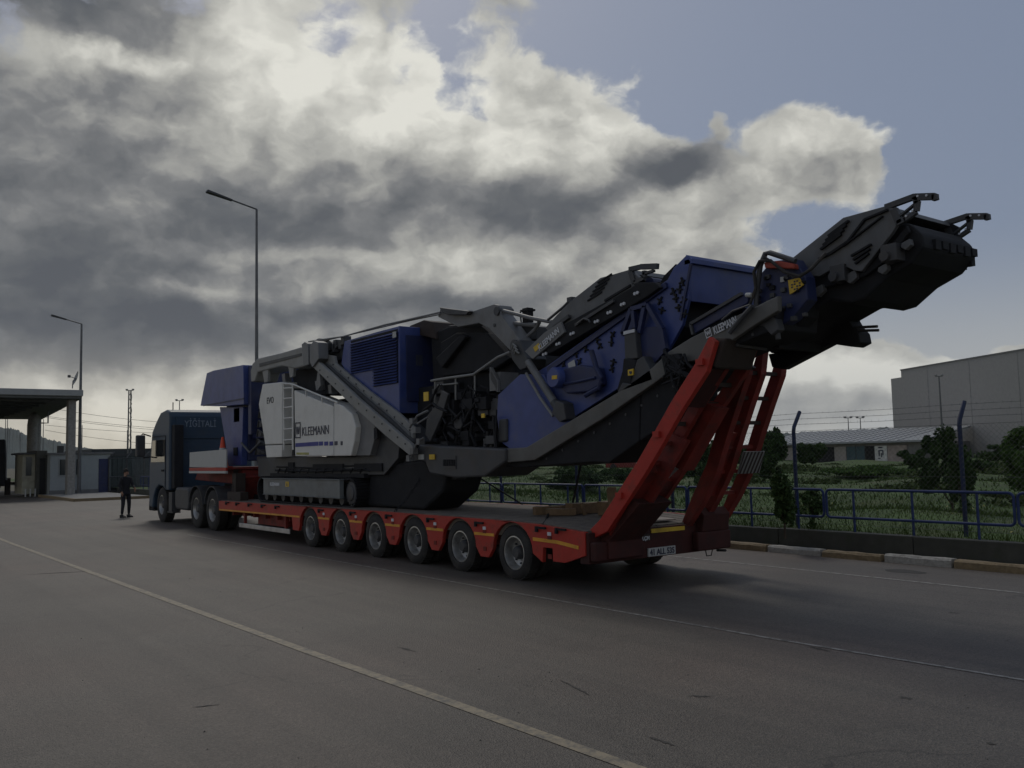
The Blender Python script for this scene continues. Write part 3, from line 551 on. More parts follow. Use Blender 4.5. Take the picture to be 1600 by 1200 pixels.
# fence, containers and sacks behind the island
bf = thing('yard_fence', (13, 58, 0), 'dark yard fence with angled post tops behind the standing person', 'fence')
for i in range(9):
    q = MB(); x = 12.9+i*1.0; y = 57.5-i*.05; q.tube([(x, y, 0), (x, y, 2.15), (x+.35, y+.2, 2.5)], .05, 6); build(q, 'post', 'dgrey', bf)
q = MB(); 
for z in (.15, 1.0, 2.1): q.tube([(12.9, 57.45, z), (21, 57.05, z)], .03, 5)
for i in range(80): x = 12.9+i*.1; q.tube([(x, 57.44-.005*i, .1), (x, 57.44-.005*i, 1.05)], .012, 4)
build(q, 'rails', 'dgrey', bf)
def container(x0, x1, y, z1, m, label, extra=None):
    t = thing('shipping_container', (x0, y, 0), label, 'container'); q = MB(); q.box(x0, x1, y, y+2.4, .1, z1)
    i = 0
    while x0+.1+i*.28 < x1-.1: xx = x0+.1+i*.28; q.box(xx, xx+.14, y-.04, y-.001, .25, z1-.15); i += 1
    build(q, 'body', m, t)
    for (za, zb) in ((z1-.14, z1+.02), (.08, .24)): q = MB(); q.box(x0-.03, x1+.03, y-.06, y-.041, za, zb); build(q, 'frame_beam', 'dgrey', t)
    return t
container(13.3, 16.2, 60, 2.4, 'tin', 'dark grey-green container nearest the pale cabin')
t = container(16.35, 18.9, 60.2, 2.35, 'black', 'black container with white mark beside the yellow one')
q = MB(); q.box(16.5, 16.62, 60.10, 60.135, .9, 2.2); q.box(16.75, 17.15, 60.10, 60.135, 1.2, 1.35); q.box(17.0, 17.15, 60.10, 60.135, 1.35, 2.1); q.box(17.25, 17.45, 60.1, 60.135, 1.0, 1.5); build(q, 'white_mark', 'plate', t)
container(19.05, 20.6, 60.3, 2.3, 'olive', 'olive yellow container just left of the truck cab')
q = MB()
g_ = np.random.default_rng(5)
for i in range(26):
    cx, cy, cz, s = 19+g_.random()*2.8, 58.3+g_.random()*1.2, .3+g_.random()*1.9, .25+g_.random()*.3
    for a in range(6):
        pass
    vs = [(cx+s*math.cos(t)*math.cos(f)*g_.uniform(.8, 1.2), cy+s*math.sin(t)*math.cos(f), cz+s*.7*math.sin(f)) for f in (-1.2, -.4, .4, 1.2) for t in [k*math.pi/4 for k in range(8)]]
    q.add(vs, [(r*8+k, r*8+(k+1) % 8, (r+1)*8+(k+1) % 8, (r+1)*8+k) for r in range(3) for k in range(8)]+[tuple(range(8)), tuple(range(24, 32))])
tag(build(q, 'rubble_sacks', 'junk', org=(20, 58.5, 0)), 'heap of pale sacks and scrap beside the truck cab', 'scrap heap', kind='stuff')
lw = thing('long_shed', (14, 100, 0), 'long dark flat-roofed shed far behind the yard fence', 'shed')
q = MB(); sx_ = at(146, 710, 1, 95).x; q.box(sx_, 42, 95, 108, 0, 2.8); build(q, 'wall', 'pale', lw); q = MB(); q.box(sx_-.2, 42.2, 94.8, 108.2, 2.802, 3.3); build(q, 'roof', mat('dark_roof', (.045, .05, .055), .8), lw)
# dark clutter at far left edge under canopy
ex = thing('parked_lorry', (4.5, 66, 0), 'dark lorry cab cut off by the left edge under the canopy', 'lorry'); a = at(0, 700, 1, 62)
q = MB(); q.prism([(61, .6), (61, 2.6), (61.3, 3.4), (67, 3.4), (67, .6)], a.x-2.2, a.x+.22); build(q, 'cab', 'black', ex, bevel=.1)
for y in (62.2, 65.5): q = MB(); q.lathe([(0, 0), (0, .5), (.3, .5)], y, .5, a.x-.3, 20); build(q, 'wheel', 'rubber', ex)
a = gp(25, 769); bg_ = thing('yard_gate', (a.x, a.y, 0), 'dark sliding gate with lattice rails left of the booth', 'gate')
q = MB(); q.box(4.6, 9.0, 71.5, 71.6, .3, .42); q.box(4.6, 9.0, 71.5, 71.6, 1.5, 1.62)
for i in range(30): q.bar((4.6+i*.147, 71.55, .4), (4.6+i*.147+.25, 71.55, 1.5), .03, .03)
build(q, 'lattice', 'dgrey', bg_)
a = gp(6, 768); q = MB(); p1 = at(42, 690, 1, 66); 
bar_ = thing('barrier_boom', (8.9, 64, 0), 'raised striped barrier boom left of the guard booth', 'barrier'); q = MB(); q.box(8.3, 8.6, 64, 64.3, 0, 1.05); build(q, 'cabinet', 'brown', bar_); q = MB(); q.bar((8.4, 63.95, .95), (6.0, 63.95, 2.6), .06, .1); build(q, 'boom', 'plate', bar_)

# ------------------------------------------------------------------ street lamps, masts, cables
def lamp(name, pu, pv, hu, hv, X, label, r=.075):
    top = at(pu, pv, 0, X); root = thing(name, (X, top.y, 0), label, 'street lamp', 'street lamps over the yard')
    q = MB(); q.tube([(X, top.y, 0), (X, top.y, top.z)], r*1.25, 10, r*.62); build(q, 'pole', 'pole', root, smooth=True)
    q = MB(); q.box(X-.2, X+.2, top.y-.2, top.y+.2, 0, .03); build(q, 'base_plate', 'pole', root)
    hd = at(hu, hv, 1, top.y); v = hd-top; q = MB(); q.tube([top, top+v*.55], .035, 8); build(q, 'arm', 'pole', root, smooth=True)
    a = top+v*.5; b = top+v; dd = (b-a).normalized(); q = MB(); sd_ = Vector((0, 1, 0)); ud = dd.cross(sd_)
    q.add([a-sd_*.07-ud*.03, a+sd_*.07-ud*.03, a+sd_*.07+ud*.05, a-sd_*.07+ud*.05, b-sd_*.13-ud*.03, b+sd_*.13-ud*.03, b+sd_*.13+ud*.07, b-sd_*.13+ud*.07], [(0,1,2,3),(4,5,6,7),(0,1,5,4),(1,2,6,5),(2,3,7,6),(3,0,4,7)])
    hdo = build(q, 'lamp_head', 'dgrey', root, bevel=.015)
lamp('street_lamp', 401, 327, 323, 298, 13.7, 'tall single-arm street lamp rising behind the crusher and truck')
lamp('street_lamp', 127.5, 506, 80, 492, 11.2, 'single-arm street lamp beside the gate canopy at left', r=.09)
def mast(u, vt, D, vb, label, heads=1, r=.14, name='floodlight_mast', lattice=False):
    t = dp(u, vt, D); root = thing(name, (t.x, t.y, 0), label, 'mast'); q = MB()
    if lattice:
        w = .13
        for sx in (-1, 1):
            for sy in (-1, 1): q.tube([(t.x+sx*w, t.y+sy*w, 0), (t.x+sx*w*.6, t.y+sy*w*.6, t.z)], .035, 5)
        for i in range(14): z = i*t.z/14; z1 = z+t.z/14; s_ = 1 if i % 2 else -1; q.tube([(t.x-s_*w, t.y-w, z), (t.x+s_*w, t.y-w, z1)], .02, 4); q.tube([(t.x+w, t.y-s_*w, z), (t.x+w, t.y+s_*w, z1)], .02, 4)
    else: q.tube([(t.x, t.y, 0), (t.x, t.y, t.z)], r, 8, r*.5)
    build(q, 'pole', 'pole', root, smooth=not lattice); rt = Vector((_cy, -_sy, 0)); k = D/75
    if heads:
        q = MB(); q.tube([t-rt*.30*k, t+rt*.30*k], .03*k, 6); build(q, 'crossbar', 'pole', root)
        for s_ in (-.26, .26):
            c = t+rt*s_*k+Vector((0, 0, .07*k)); q = MB(); w = .085*k; q.box(c.x-w, c.x+w, c.y-w, c.y+w, c.z-.06*k, c.z+.06*k); build(q, 'floodlight', 'lgrey', root, bevel=.02)
mast(203, 610, 75, 740, 'lattice floodlight mast left of the truck cab', lattice=True)
mast(280.5, 626, 110, 700, 'twin-headed flood lamp behind the truck cab roof', r=.1, name='twin_lamp')
mast(1467, 588, 62, 700, 'twin-headed lamp pole standing in front of the grey warehouse', r=.09, name='twin_lamp')
for u, l in ((1325, 'slim double-arm lamp post above the low building, left one'), (1344, 'slim double-arm lamp post above the low building, right one')): mast(u, 653, 110, 690, l, r=.09, name='lamp_post')
for u, v, l in ((68, 655, 'utility pole beside the curved canopy column'), (128.5, 664, 'thin distant pole just right of the left street lamp'), (199, 672, 'thin distant pole just left of the lattice mast'), (9, 650, 'slim pole under the canopy near the left edge'), (12, 650, 'second slim pole under the canopy near the left edge')): mast(u, v, 120, 700, l, heads=0, r=.08, name='utility_pole')
for i, (v0, v1, s_) in enumerate(((636, 648, 3), (652, 664, 2), (664, 662, 2), (672, 682, 3), (650, 660, 2))):
    a, b = dp(70, v0, 120), dp(420, v1+14, 130); q = MB(); pts = []
    for k in range(15): t = k/14; p = a.lerp(b, t); p.z -= s_*.3*4*t*(1-t); pts.append(p)
    q.tube(pts, .022, 4); tag(build(q, 'power_line', 'black', org=tuple(a)), ['power line', 'second power line', 'third power line', 'lowest power line', 'middle power line'][i]+' strung left of the truck across the sky', 'cable', 'power lines left of the truck')
#@@MACHINE@@
# ------------------------------------------------------------------ low-loader trailer
TX0, TX1 = 7.57, 10.32
def wheel(parent, x, y, r, w, side, rw=.55, twin=False, z=None):
    """tyre as the wheel's own mesh, rim and hub as sub-parts; side=-1 outer face towards -X"""
    z = r if z is None else z; s = 1 if side < 0 else -1; rr = r*rw
    q = MB(); q.lathe([(.03, rr), (.0, rr+.015), (-.005, r*.78), (.012, r*.93), (.03, r*.985), (.05, r), (w-.05, r), (w-.03, r*.985), (w-.012, r*.93), (w, r*.78), (w, rr)], y, z, x, 40, s)
    for k in range(40):                     # tread lugs
        t = 2*math.pi*(k+.5)/40; cy, cz = y+(r+.001)*math.cos(t), z+(r+.001)*math.sin(t); ty, tz = -math.sin(t)*r*.055, math.cos(t)*r*.055; ny, nz = math.cos(t)*.009, math.sin(t)*.009
        q.add([(x+s*a, cy+ty*c+ny*d, cz+tz*c+nz*d) for a in (.03, w-.03) for c in (-1, 1) for d in (-1, 1)], [(0,1,3,2),(4,6,7,5),(0,4,5,1),(2,3,7,6),(0,2,6,4),(1,5,7,3)])
    if twin: q.lathe([(w+.06, rr), (w+.06, r*.9), (w+.08, r), (2*w, r), (2*w+.02, r*.9), (2*w+.02, rr)], y, z, x, 28, s)
    wo_ = build(q, 'wheel', 'rubber', parent, org=(x, y, z), smooth=True)
    q = MB(); q.lathe([(.035, rr+.006), (.012, rr+.004), (.010, rr-.012), (.035, rr-.02), (.06, rr*.90), (.13, rr*.84), (.15, rr*.55), (.135, rr*.42), (.14, rr*.40)], y, z, x, 36, s)
    build(q, 'rim', 'rim', wo_, smooth=True)
    q = MB(); q.lathe([(.14, rr*.42), (.07, rr*.40), (.045, rr*.34), (.03, rr*.30), (.03, 0.0)], y, z, x, 20, s)
    for k in range(8): t = k*math.pi/4; q.lathe([(.145, .014), (.115, .014), (.115, 0)], y+rr*.66*math.cos(t), z+rr*.66*math.sin(t), x, 6, s)
    build(q, 'hub', 'dgrey', wo_, smooth=True); return wo_
tr = thing('low_loader_trailer', (8.95, 15, 0), 'long red six-axle low-loader trailer with raised rear ramps carrying the crusher', 'trailer')
WY = [16.94-1.36*i for i in range(6)]; WR = .375
def side_plate(x0, x1):
    top = [(22.3, .775), (18.0, .795), (13.8, .815), (10.6, .815), (9.55, .80), (8.6, .745)]; bot = [(8.6, .45), (9.0, .33), (9.25, .33)]
    pr = [(9.25, .50), (9.45, .50), (9.47, .30)]
    for i in range(5, -1, -1):
        cy = WY[i]
        for a in range(0, 181, 15):
            t = R(180-a); pr.append((cy+(.465)*math.cos(t), WR+.03+(.40)*math.sin(t)))
        if i > 0: m_ = (WY[i]+WY[i-1])/2; pr += [(m_-.10, .27), (m_+.10, .27)]
    pr += [(17.45, .30), (17.75, .30), (17.8, .56), (20.8, .55), (22.3, .54)]
    pr = [(y, z) if True else 0 for y, z in pr]
    q = MB(); q.prism(top+bot+pr, x0, x1); return q
build(side_plate(TX0, TX0+.06), 'side_rail', 'red', tr, bevel=.004); build(side_plate(TX1-.06, TX1), 'side_rail', 'red', tr)
q = MB()
for (a, b) in (((22.25, .565), (17.4, .585)),) : q.bar((TX0-.004, a[0], a[1]), (TX0-.004, b[0], b[1]), .006, .035)
for i in range(5): m_ = (WY[i]+WY[i+1])/2; q.bar((TX0-.004, m_+.25, .60), (TX0-.004, m_-.25, .60), .006, .04)
q.bar((TX0-.004, 9.66, .60), (TX0-.004, 9.15, .59), .006, .045); q.bar((TX0-.004, 9.15, .59), (TX0-.004, 8.72, .545), .006, .045)
build(q, 'reflective_stripe', mat('amber_stripe', (.62, .30, .03), .5, dirt=(.2, .08, .03), damt=.5, dscale=7), tr)
q = MB(); top = [(22.3, .765), (18.0, .785), (13.8, .805), (10.6, .805), (9.55, .79), (8.6, .735)]
q.prism(top+[(8.6, .6), (22.3, .6)], TX0+.065, TX1-.065); build(q, 'deck', 'deck', tr)
q = MB()
for x in np.arange(TX0+.15, TX1-.2, .21):
    for (a, b) in zip(top[:-1], top[1:]): q.bar((x, a[0]-.01, a[1]+.012), (x, b[0]+.01, b[1]+.012), .19, .02)
build(q, 'deck_plank', 'deck', tr)
q = MB(); q.box(8.35, 8.47, 8.7, 22.2, .35, .6); q.box(9.42, 9.54, 8.7, 22.2, .35, .6)
for y in np.arange(9.3, 22.2, .68): q.box(TX0+.1, TX1-.1, y, y+.07, .45, .598)
build(q, 'chassis_beam', 'dred', tr)
for y in WY:
    wheel(tr, TX0+.02, y, WR, .21, -1, .62, True); wheel(tr, TX1-.02, y, WR, .21, 1, .62, True)
    q = MB(); q.tube([(TX0+.3, y, WR), (TX1-.3, y, WR)], .06, 8); build(q, 'axle', 'black', tr)
# mudguard arcs
q = MB()
for y in WY:
    for k in range(12):
        t0, t1 = R(15+k*12.5), R(15+(k+1)*12.5); q.bar((TX0+.19, y+.425*math.cos(t0), WR+.01+.395*math.sin(t0)), (TX0+.19, y+.425*math.cos(t1), WR+.01+.395*math.sin(t1)), .22, .008)
build(q, 'mudguard', 'black', tr)
# lashing hooks, marker lamps along the rail
for i, y in enumerate([21.6, 20.9, 20.1, 19.3, 18.5]+[(WY[i]+WY[i+1])/2+.05 for i in range(5)]+[9.42, 9.0]):
    q = MB(); q.box(TX0-.03, TX0-.002, y-.05, y+.14, .745, .772); q.box(TX0-.035, TX0-.002, y+.12, y+.16, .70, .775); build(q, 'lashing_hook', 'black', tr)
for y in [(WY[i]+WY[i+1])/2-.02 for i in range(5)]+[9.3]:
    q = MB(); q.box(TX0-.015, TX0-.002, y-.035, y+.035, .665, .71); build(q, 'side_marker', 'ltext', tr)
    for (za, zb) in ((.615, .655), (.36, .42)): q = MB(); q.box(TX0-.012, TX0-.002, y-.038, y+.038, za, zb); build(q, 'bracket', 'dred', tr)
q = MB(); q.bar((TX0+.02, 20.9, .25), (TX0+.02, 17.95, .25), .03, .10); build(q, 'side_guard', 'alu', tr, bevel=.008)
q = MB(); q.box(TX0+.03, TX0+.09, 20.6, 20.66, .3, .56); q.box(TX0+.03, TX0+.09, 18.2, 18.26, .3, .56); q.box(TX0+.2, TX0+1.0, 18.6, 20.2, .3, .58); build(q, 'storage_box', 'dred', tr)
# gooseneck
q = MB(); q.prism([(22.3, .5), (22.3, .8), (21.9, 1.35), (22.2, 1.55), (25.6, 1.55), (25.9, 1.25), (22.9, 1.18), (22.6, .5)], 8.1, 9.8); build(q, 'gooseneck', 'dred', tr, bevel=.02)
q = MB(); q.box(7.7, 10.2, 22.1, 24.95, 1.552, 1.60); build(q, 'gooseneck_deck', 'dred', tr)
for x0, x1 in ((7.66, 7.695), (10.2, 10.235)):
    q = MB(); q.prism([(24.95, 1.62), (22.05, 1.60), (22.05, 2.05), (24.95, 2.02)], x0, x1); sb = build(q, 'side_board', 'plate', tr, bevel=.005)
    q = MB(); q.box(x0-.006, x1+.006, 22.05, 24.95, 1.52, 1.60); build(q, 'red_sill', 'red', sb); q = MB(); q.box(x0-.01, x1+.01, 22.05, 24.97, 1.455, 1.515); build(q, 'white_sill', 'plate', sb)
q = MB(); q.box(7.75, 7.95, 21.3, 22.2, .8, 1.0); q.bar((7.8, 21.95, .8), (8.0, 22.3, 1.55), .1, .1); q.box(7.85, 8.1, 21.9, 22.15, 1.0, 1.45); build(q, 'hydraulic_leg', 'brown', tr)
# rear cross member, lamps, plate
q = MB(); q.box(TX0+.02, TX1-.02, 8.550, 8.725, .34, .735); build(q, 'rear_beam', 'gred', tr, bevel=.01)
q = MB(); q.box(8.7, 9.35, 8.535, 8.549, .66, .715); build(q, 'yellow_reflector', 'yellow', tr)
q = MB(); q.box(8.62, 9.14, 8.526, 8.549, .355, .465); pl = build(q, 'number_plate', 'plate', tr); text('41 ALL 535', 'plate_lettering', 'dtext', pl, (8.645, 8.522, .372), (1, 0, 0), ZU, .11, .004, .47, bold=.003)
q = MB(); q.box(8.50, 8.66, 8.526, 8.549, .565, .655); pl = build(q, 'company_plate', 'brown', tr); text('LÇM', 'company_lettering', 'ltext', pl, (8.515, 8.522, .58), (1, 0, 0), ZU, .07, .004, .13, bold=.002)
for x in (7.72, 10.0): q = MB(); q.box(x, x+.22, 8.520, 8.549, .45, .56); build(q, 'tail_lamp', 'lens', tr)
q = MB(); q.tube([(9.75, 8.53, .36), (9.77, 8.53, .27), (9.87, 8.53, .27), (9.9, 8.53, .36)], .008, 6); q.tube([(10.0, 8.53, .33), (10.2, 8.550, .31)], .02, 6); build(q, 'hanging_hook', 'black', tr)
q = MB(); q.box(7.6, 8.45, 8.44, 8.545, .38, .62); build(q, 'ramp_hinge', 'gred', tr, bevel=.02); q = MB(); q.box(9.5, 10.2, 8.44, 8.545, .36, .62); build(q, 'ramp_hinge', 'gred', tr, bevel=.02)
# ramps
def ramp(front, depth, xs, outer_m, nm, split, wide=.075, drift=0):
    base = thing_part = None
    fr = front; n = len(fr)
    def prof(dep):
        out = list(fr); bk = []
        for i, (y, z) in enumerate(fr):
            a = fr[max(i-1, 0)]; b = fr[min(i+1, n-1)]; d = Vector((b[0]-a[0], b[1]-a[1])).normalized(); nn = Vector((d.y, -d.x)); nn = nn if nn.x < 0 else -nn
            k = dep*(.55 if i in (0, n-1) else 1); bk.append((y+nn.x*k, z+nn.y*k))
        return out+bk[::-1]
    q = MB(); q.prism(prof(depth), xs[0], xs[0]+wide); root = build(q, nm, outer_m, tr, bevel=.006)
    for x in xs[1:]: q = MB(); q.prism(prof(depth*.78), x-wide, x); build(q, 'ramp_beam', 'dred', root)
    # cross pieces
    L_ = [0]
    for a, b in zip(fr[:-1], fr[1:]): L_.append(L_[-1]+math.hypot(b[0]-a[0], b[1]-a[1]))
    s_ = .15
    while s_ < L_[-1]-.05:
        i = max(j for j in range(n-1) if L_[j] <= s_); t = (s_-L_[i])/(L_[i+1]-L_[i]); y = fr[i][0]+(fr[i+1][0]-fr[i][0])*t; z = fr[i][1]+(fr[i+1][1]-fr[i][1])*t
        d = Vector((fr[i+1][0]-fr[i][0], fr[i+1][1]-fr[i][1])).normalized(); nn = Vector((d.y, -d.x)); nn = nn if nn.x < 0 else -nn
        a = Vector((xs[0]+wide, y+nn.x*depth*.35, z+nn.y*depth*.35)); b = Vector((xs[-1]-wide, a.y, a.z))
        q = MB(); q.bar(a, b, .055, .05); build(q, 'cross_bar', 'brown' if s_ > L_[-1]*.55 else 'dred', root); s_ += split
    return root, prof
nf_ = S([(917, 833), (937, 812), (963, 772), (995, 722), (1021, 677), (1050, 625), (1088, 565), (1108, 526)], 7.7)
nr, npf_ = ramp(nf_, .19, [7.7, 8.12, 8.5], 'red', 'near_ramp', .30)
nr.name = 'loading_ramp'; ORG['loading_ramp'] = ORG['near_ramp']
q = MB(); fy = nf_; i = len(nf_)-1
pl_ = [nf_[-3], nf_[-2], nf_[-1], (nf_[-1][0]-.25, nf_[-1][1]-.03), (nf_[-2][0]-.34, nf_[-2][1]-.14), (nf_[-3][0]-.32, nf_[-3][1]-.15)]
q.prism([nf_[-2], nf_[-1], (nf_[-1][0]-.16, nf_[-1][1]-.03), (nf_[-2][0]-.2, nf_[-2][1]-.1)], 7.79, 8.41); build(q, 'ramp_head', 'brown', nr, bevel=.03)
q = MB(); bs = nf_[0]; q.prism([(bs[0]+.05, bs[1]-.1), nf_[1], nf_[2], (nf_[2][0]-.30, nf_[2][1]-.12), (bs[0]-.30, .62), (bs[0]-.30, .40), (bs[0], .40)], 7.80, 8.38); build(q, 'ramp_foot', 'gred', nr, bevel=.01)
q = MB(); q.prism([nf_[2], nf_[3], nf_[4], (nf_[4][0]-.26, nf_[4][1]-.1), (nf_[2][0]-.28, nf_[2][1]-.12)], 8.0, 8.06); q.prism([nf_[3], nf_[4], nf_[5], (nf_[5][0]-.24, nf_[5][1]-.1), (nf_[3][0]-.26, nf_[3][1]-.12)], 8.2, 8.42); q.prism([nf_[1], nf_[2], nf_[3], (nf_[3][0]-.05, nf_[3][1]-.13), (nf_[1][0]-.1, nf_[1][1]-.2)], 7.776, 8.04) ; build(q, 'web_plate', 'dred', nr)
q = MB(); 
q.prism([(nf_[-3][0]-.02, nf_[-3][1]-.02), (nf_[-2][0]-.0, nf_[-2][1]-.01), (nf_[-2][0]-.12, nf_[-2][1]-.08), (nf_[-3][0]-.13, nf_[-3][1]-.09)], 7.79, 8.1)
for (k, j) in ((2, .3), (4, .2), (6, .1)): y, z = nf_[k]; l_ = MB(); l_.box(7.66, 7.699, y-.12, y-.02, z-.05, z+.02); build(l_, 'lug', 'red', nr)
build(q, 'head_web', 'gred', nr)
q = MB(); q.tube([(8.25, 8.75, .80), (8.3, 7.95, 1.35)], .055, 10); build(q, 'lift_cylinder', 'dgrey', nr); q = MB(); q.tube([(8.3, 7.95, 1.35), (8.32, 7.6, 1.6)], .028, 8); build(q, 'cylinder_rod', 'alu', nr)
ff_ = [(8.66, .74), (8.42, 1.16), (8.17, 1.55), (7.98, 2.0), (7.78, 2.43), (7.60, 2.80), (7.48, 3.08)]
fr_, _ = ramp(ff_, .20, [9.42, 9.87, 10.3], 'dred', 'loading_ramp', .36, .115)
q = MB(); q.prism([ff_[-3], ff_[-2], ff_[-1], (ff_[-1][0]-.2, ff_[-1][1]), (ff_[-3][0]-.25, ff_[-3][1]-.05)], 9.56, 10.21) ; build(q, 'ramp_head', 'brown', fr_, bevel=.02) if False else None
q = MB(); q.prism([(8.70, .62), (8.68, .78), (8.5, .95), (8.40, .85), (8.44, .62)], 9.6, 10.15); build(q, 'ramp_foot', 'gred', fr_, bevel=.01)
q = MB(); q.prism([ff_[1], ff_[2], ff_[3], (ff_[3][0]-.1, ff_[3][1]-.03), (ff_[1][0]-.1, ff_[1][1]-.03)], 9.55, 9.8); build(q, 'web_plate', 'dred', fr_)
# red and white chevron board on the far ramp, tilted with it
c0, c1, c2, c3 = [at(u, v, 1, 7.86) for u, v in ((1163, 717), (1186, 719), (1172, 747), (1146, 745))]
c0, c1, c2, c3 = Vector((9.84, 7.88, 1.72)), Vector((10.30, 7.88, 1.72)), Vector((10.30, 7.99, 1.42)), Vector((9.84, 7.99, 1.42))
q = MB(); q.extr([c0, c1, c2, c3], (0, -.015, -.005)); cbd = build(q, 'warning_board', 'lgrey', fr_)
q = MB(); off = Vector((0, -.019, -.007))
for i in range(-1, 6):
    a = i/6; e = (c1-c0); dn = (c3-c0)
    def pp(s, t): return c0+e*min(1, max(0, s))+dn*t+off
    s0, s1 = a+.02, a+.10
    q.extr([pp(s0+.16, 0), pp(s1+.16, 0), pp(s1, 1), pp(s0, 1)], (0, -.002, 0))
build(q, 'chevron_stripe', 'brown', cbd)

# ------------------------------------------------------------------ things lying on the trailer
def timber(x, y, z, lx, ly, lz, label, rz=0):
    q = MB(); n = 6; vs = []
    for i in range(n+1):
        yy = -ly/2+ly*i/n
        for (a, b) in ((-1, 0), (1, 0), (1, 1), (-1, 1)): vs.append((a*lx/2+random.uniform(-.008, .008), yy, b*lz+random.uniform(-.006, .006)))
    q.add(vs, [(i*4+k, i*4+(k+1) % 4, i*4+4+(k+1) % 4, i*4+4+k) for i in range(n) for k in range(4)]+[(0, 1, 2, 3), (n*4+3, n*4+2, n*4+1, n*4)])
    o = build(q, 'timber_block', 'wood', org=(0, 0, 0), bevel=.006); o.location = (x, y, z); o.rotation_euler.z = rz; tag(o, label, 'timber block', 'timber blocks on the trailer deck')
timber(8.75, 10.7, .83, .16, .55, .12, 'pale split timber block lying on the deck below the conveyor', 1.2)
timber(8.65, 10.35, .83, .14, .45, .10, 'short timber offcut in front of the split block on the deck', .9)
timber(9.3, 10.35, .83, .2, .9, .16, 'long dark timber beam across the deck behind the split block', 1.45)
timber(9.2, 9.75, .82, .2, .5, .20, 'thick squat timber block nearest the near ramp foot', .3)
for (a, b, w, l) in (((9.0, 9.55, .8), (9.1, 9.72, 1.22), .13, 'short upright wooden post leaning on the deck beside the near ramp'), ((8.95, 10.15, .82), (8.93, 10.2, 1.0), .05, 'small pale peg standing on the deck before the timber')):
    q = MB(); q.bar(a, b, w, w*.8); tag(build(q, 'wooden_post', 'wood', org=a, bevel=.006), l, 'wooden post')
q = MB(); q.extr([(8.7, 8.75, .79), (9.35, 8.7, .785), (9.4, 9.15, .80), (9.0, 9.25, .805), (8.75, 9.1, .80)], (0, 0, .02)); tag(build(q, 'plywood_sheet', mat('plywood', (.30, .26, .23), .8), org=(9, 9, .79)), 'pale plywood sheet lying on the deck between the two ramps', 'board')
cn = thing('traffic_cone', (7.85, 22.85, 1.6), 'orange traffic cone standing behind the white side board', 'traffic cone')
q = MB(); q.tube([(7.85, 22.85, 1.62), (7.85, 22.85, 2.38)], .15, 16, .03); build(q, 'cone', 'orange', cn, smooth=True); q = MB(); q.box(7.70, 8.05, 22.67, 23.03, 1.602, 1.625); build(q, 'base', 'orange', cn)
q = MB(); q.tube([(7.85, 22.85, 1.95), (7.85, 22.85, 2.1)], .103, 16, .078); build(q, 'reflective_band', 'plate', cn, smooth=True)
def chain(a, b, label):
    a, b = Vector(a), Vector(b); n = int((b-a).length/.055); d = (b-a).normalized(); s1 = d.cross(Vector((0, 0, 1))).normalized(); s2 = s1.cross(d); q = MB()
    for i in range(n):
        c = a.lerp(b, (i+.5)/n); c.z -= .05*math.sin(math.pi*(i+.5)/n); sd_ = s1 if i % 2 else s2
        pts = [c+d*.036*math.cos(t)+sd_*.018*math.sin(t) for t in [k*math.pi/3 for k in range(7)]]; q.tube(pts, .007, 4)
    tag(build(q, 'lashing_chain', 'black', org=tuple(a)), label, 'chain', 'lashing chains holding the crusher')
chain((7.62, 9.5, .80), (8.9, 10.9, .95), 'chain running across the deck from the rear hook towards the timber')
chain((7.62, 13.55, .82), (8.1, 13.4, 1.45), 'chain rising from the near rail to the track frame behind the sprocket')
q = MB(); q.tube([(10.2, 13.3, .82), (9.6, 14.6, 1.6)], .015, 6); tag(build(q, 'lashing_strap', 'black', org=(10.2, 13.3, .82)), 'dark strap slanting from the far rail to the crusher underside', 'strap')
q = MB(); q.tube([(10.2, 11.9, .82), (9.4, 10.6, 1.9)], .02, 6); tag(build(q, 'support_prop', 'black', org=(10.2, 11.9, .82)), 'thin dark prop slanting down from the conveyor belly to the deck', 'prop')

# ------------------------------------------------------------------ tractor truck
tk = thing('tractor_truck', (8.9, 26, 0), 'dark slate-blue tractor truck with high roof pulling the low loader', 'truck')
YF, YB = 28.95, 26.85
q = MB(); cabp = [(YB, .95), (YB, 3.1), (YB+.05, 3.25), (YB+.35, 3.32), (YB+.95, 3.26), (YB+1.45, 2.98), (YF-.28, 2.72), (YF-.22, 2.55), (YF-.02, 1.75), (YF, 1.1), (YF, .42), (28.55, .40), (28.42, .75), (28.2, .98), (27.9, 1.08), (27.55, 1.06), (27.2, .95)]
q.prism(cabp, 7.66, 10.14); cab_ = build(q, 'cab', 'cab', tk, bevel=.05)
q = MB(); q.prism([(YB+.42, 1.78), (YB+.44, 2.44), (28.58, 2.44), (28.72, 1.78)], 7.645, 7.659); build(q, 'side_window', 'glass', cab_)
q = MB(); q.prism([(YB+.42, 1.78), (YB+.44, 2.44), (28.58, 2.44), (28.72, 1.78)], 10.141, 10.155); build(q, 'side_window', 'glass', cab_)
q = MB(); q.bar((7.65, YB+.36, 1.0), (7.65, YB+.36, 2.55), .012, .02); q.bar((7.65, YB+.36, 2.55), (7.65, 28.6, 2.55), .012, .02); q.box(7.63, 7.656, YB+.50, YB+.72, 1.5, 1.56); build(q, 'door', 'black', cab_)
q = MB(); q.extr([(7.8, 28.98, 1.75), (10.0, 28.98, 1.75), (10.0, 28.78, 2.6), (7.8, 28.78, 2.6)], (0, .02, 0)); build(q, 'windscreen', 'glass', cab_)
q = MB(); q.box(8.0, 9.8, 28.951, 28.99, .6, 1.4); build(q, 'grille', 'black', cab_)
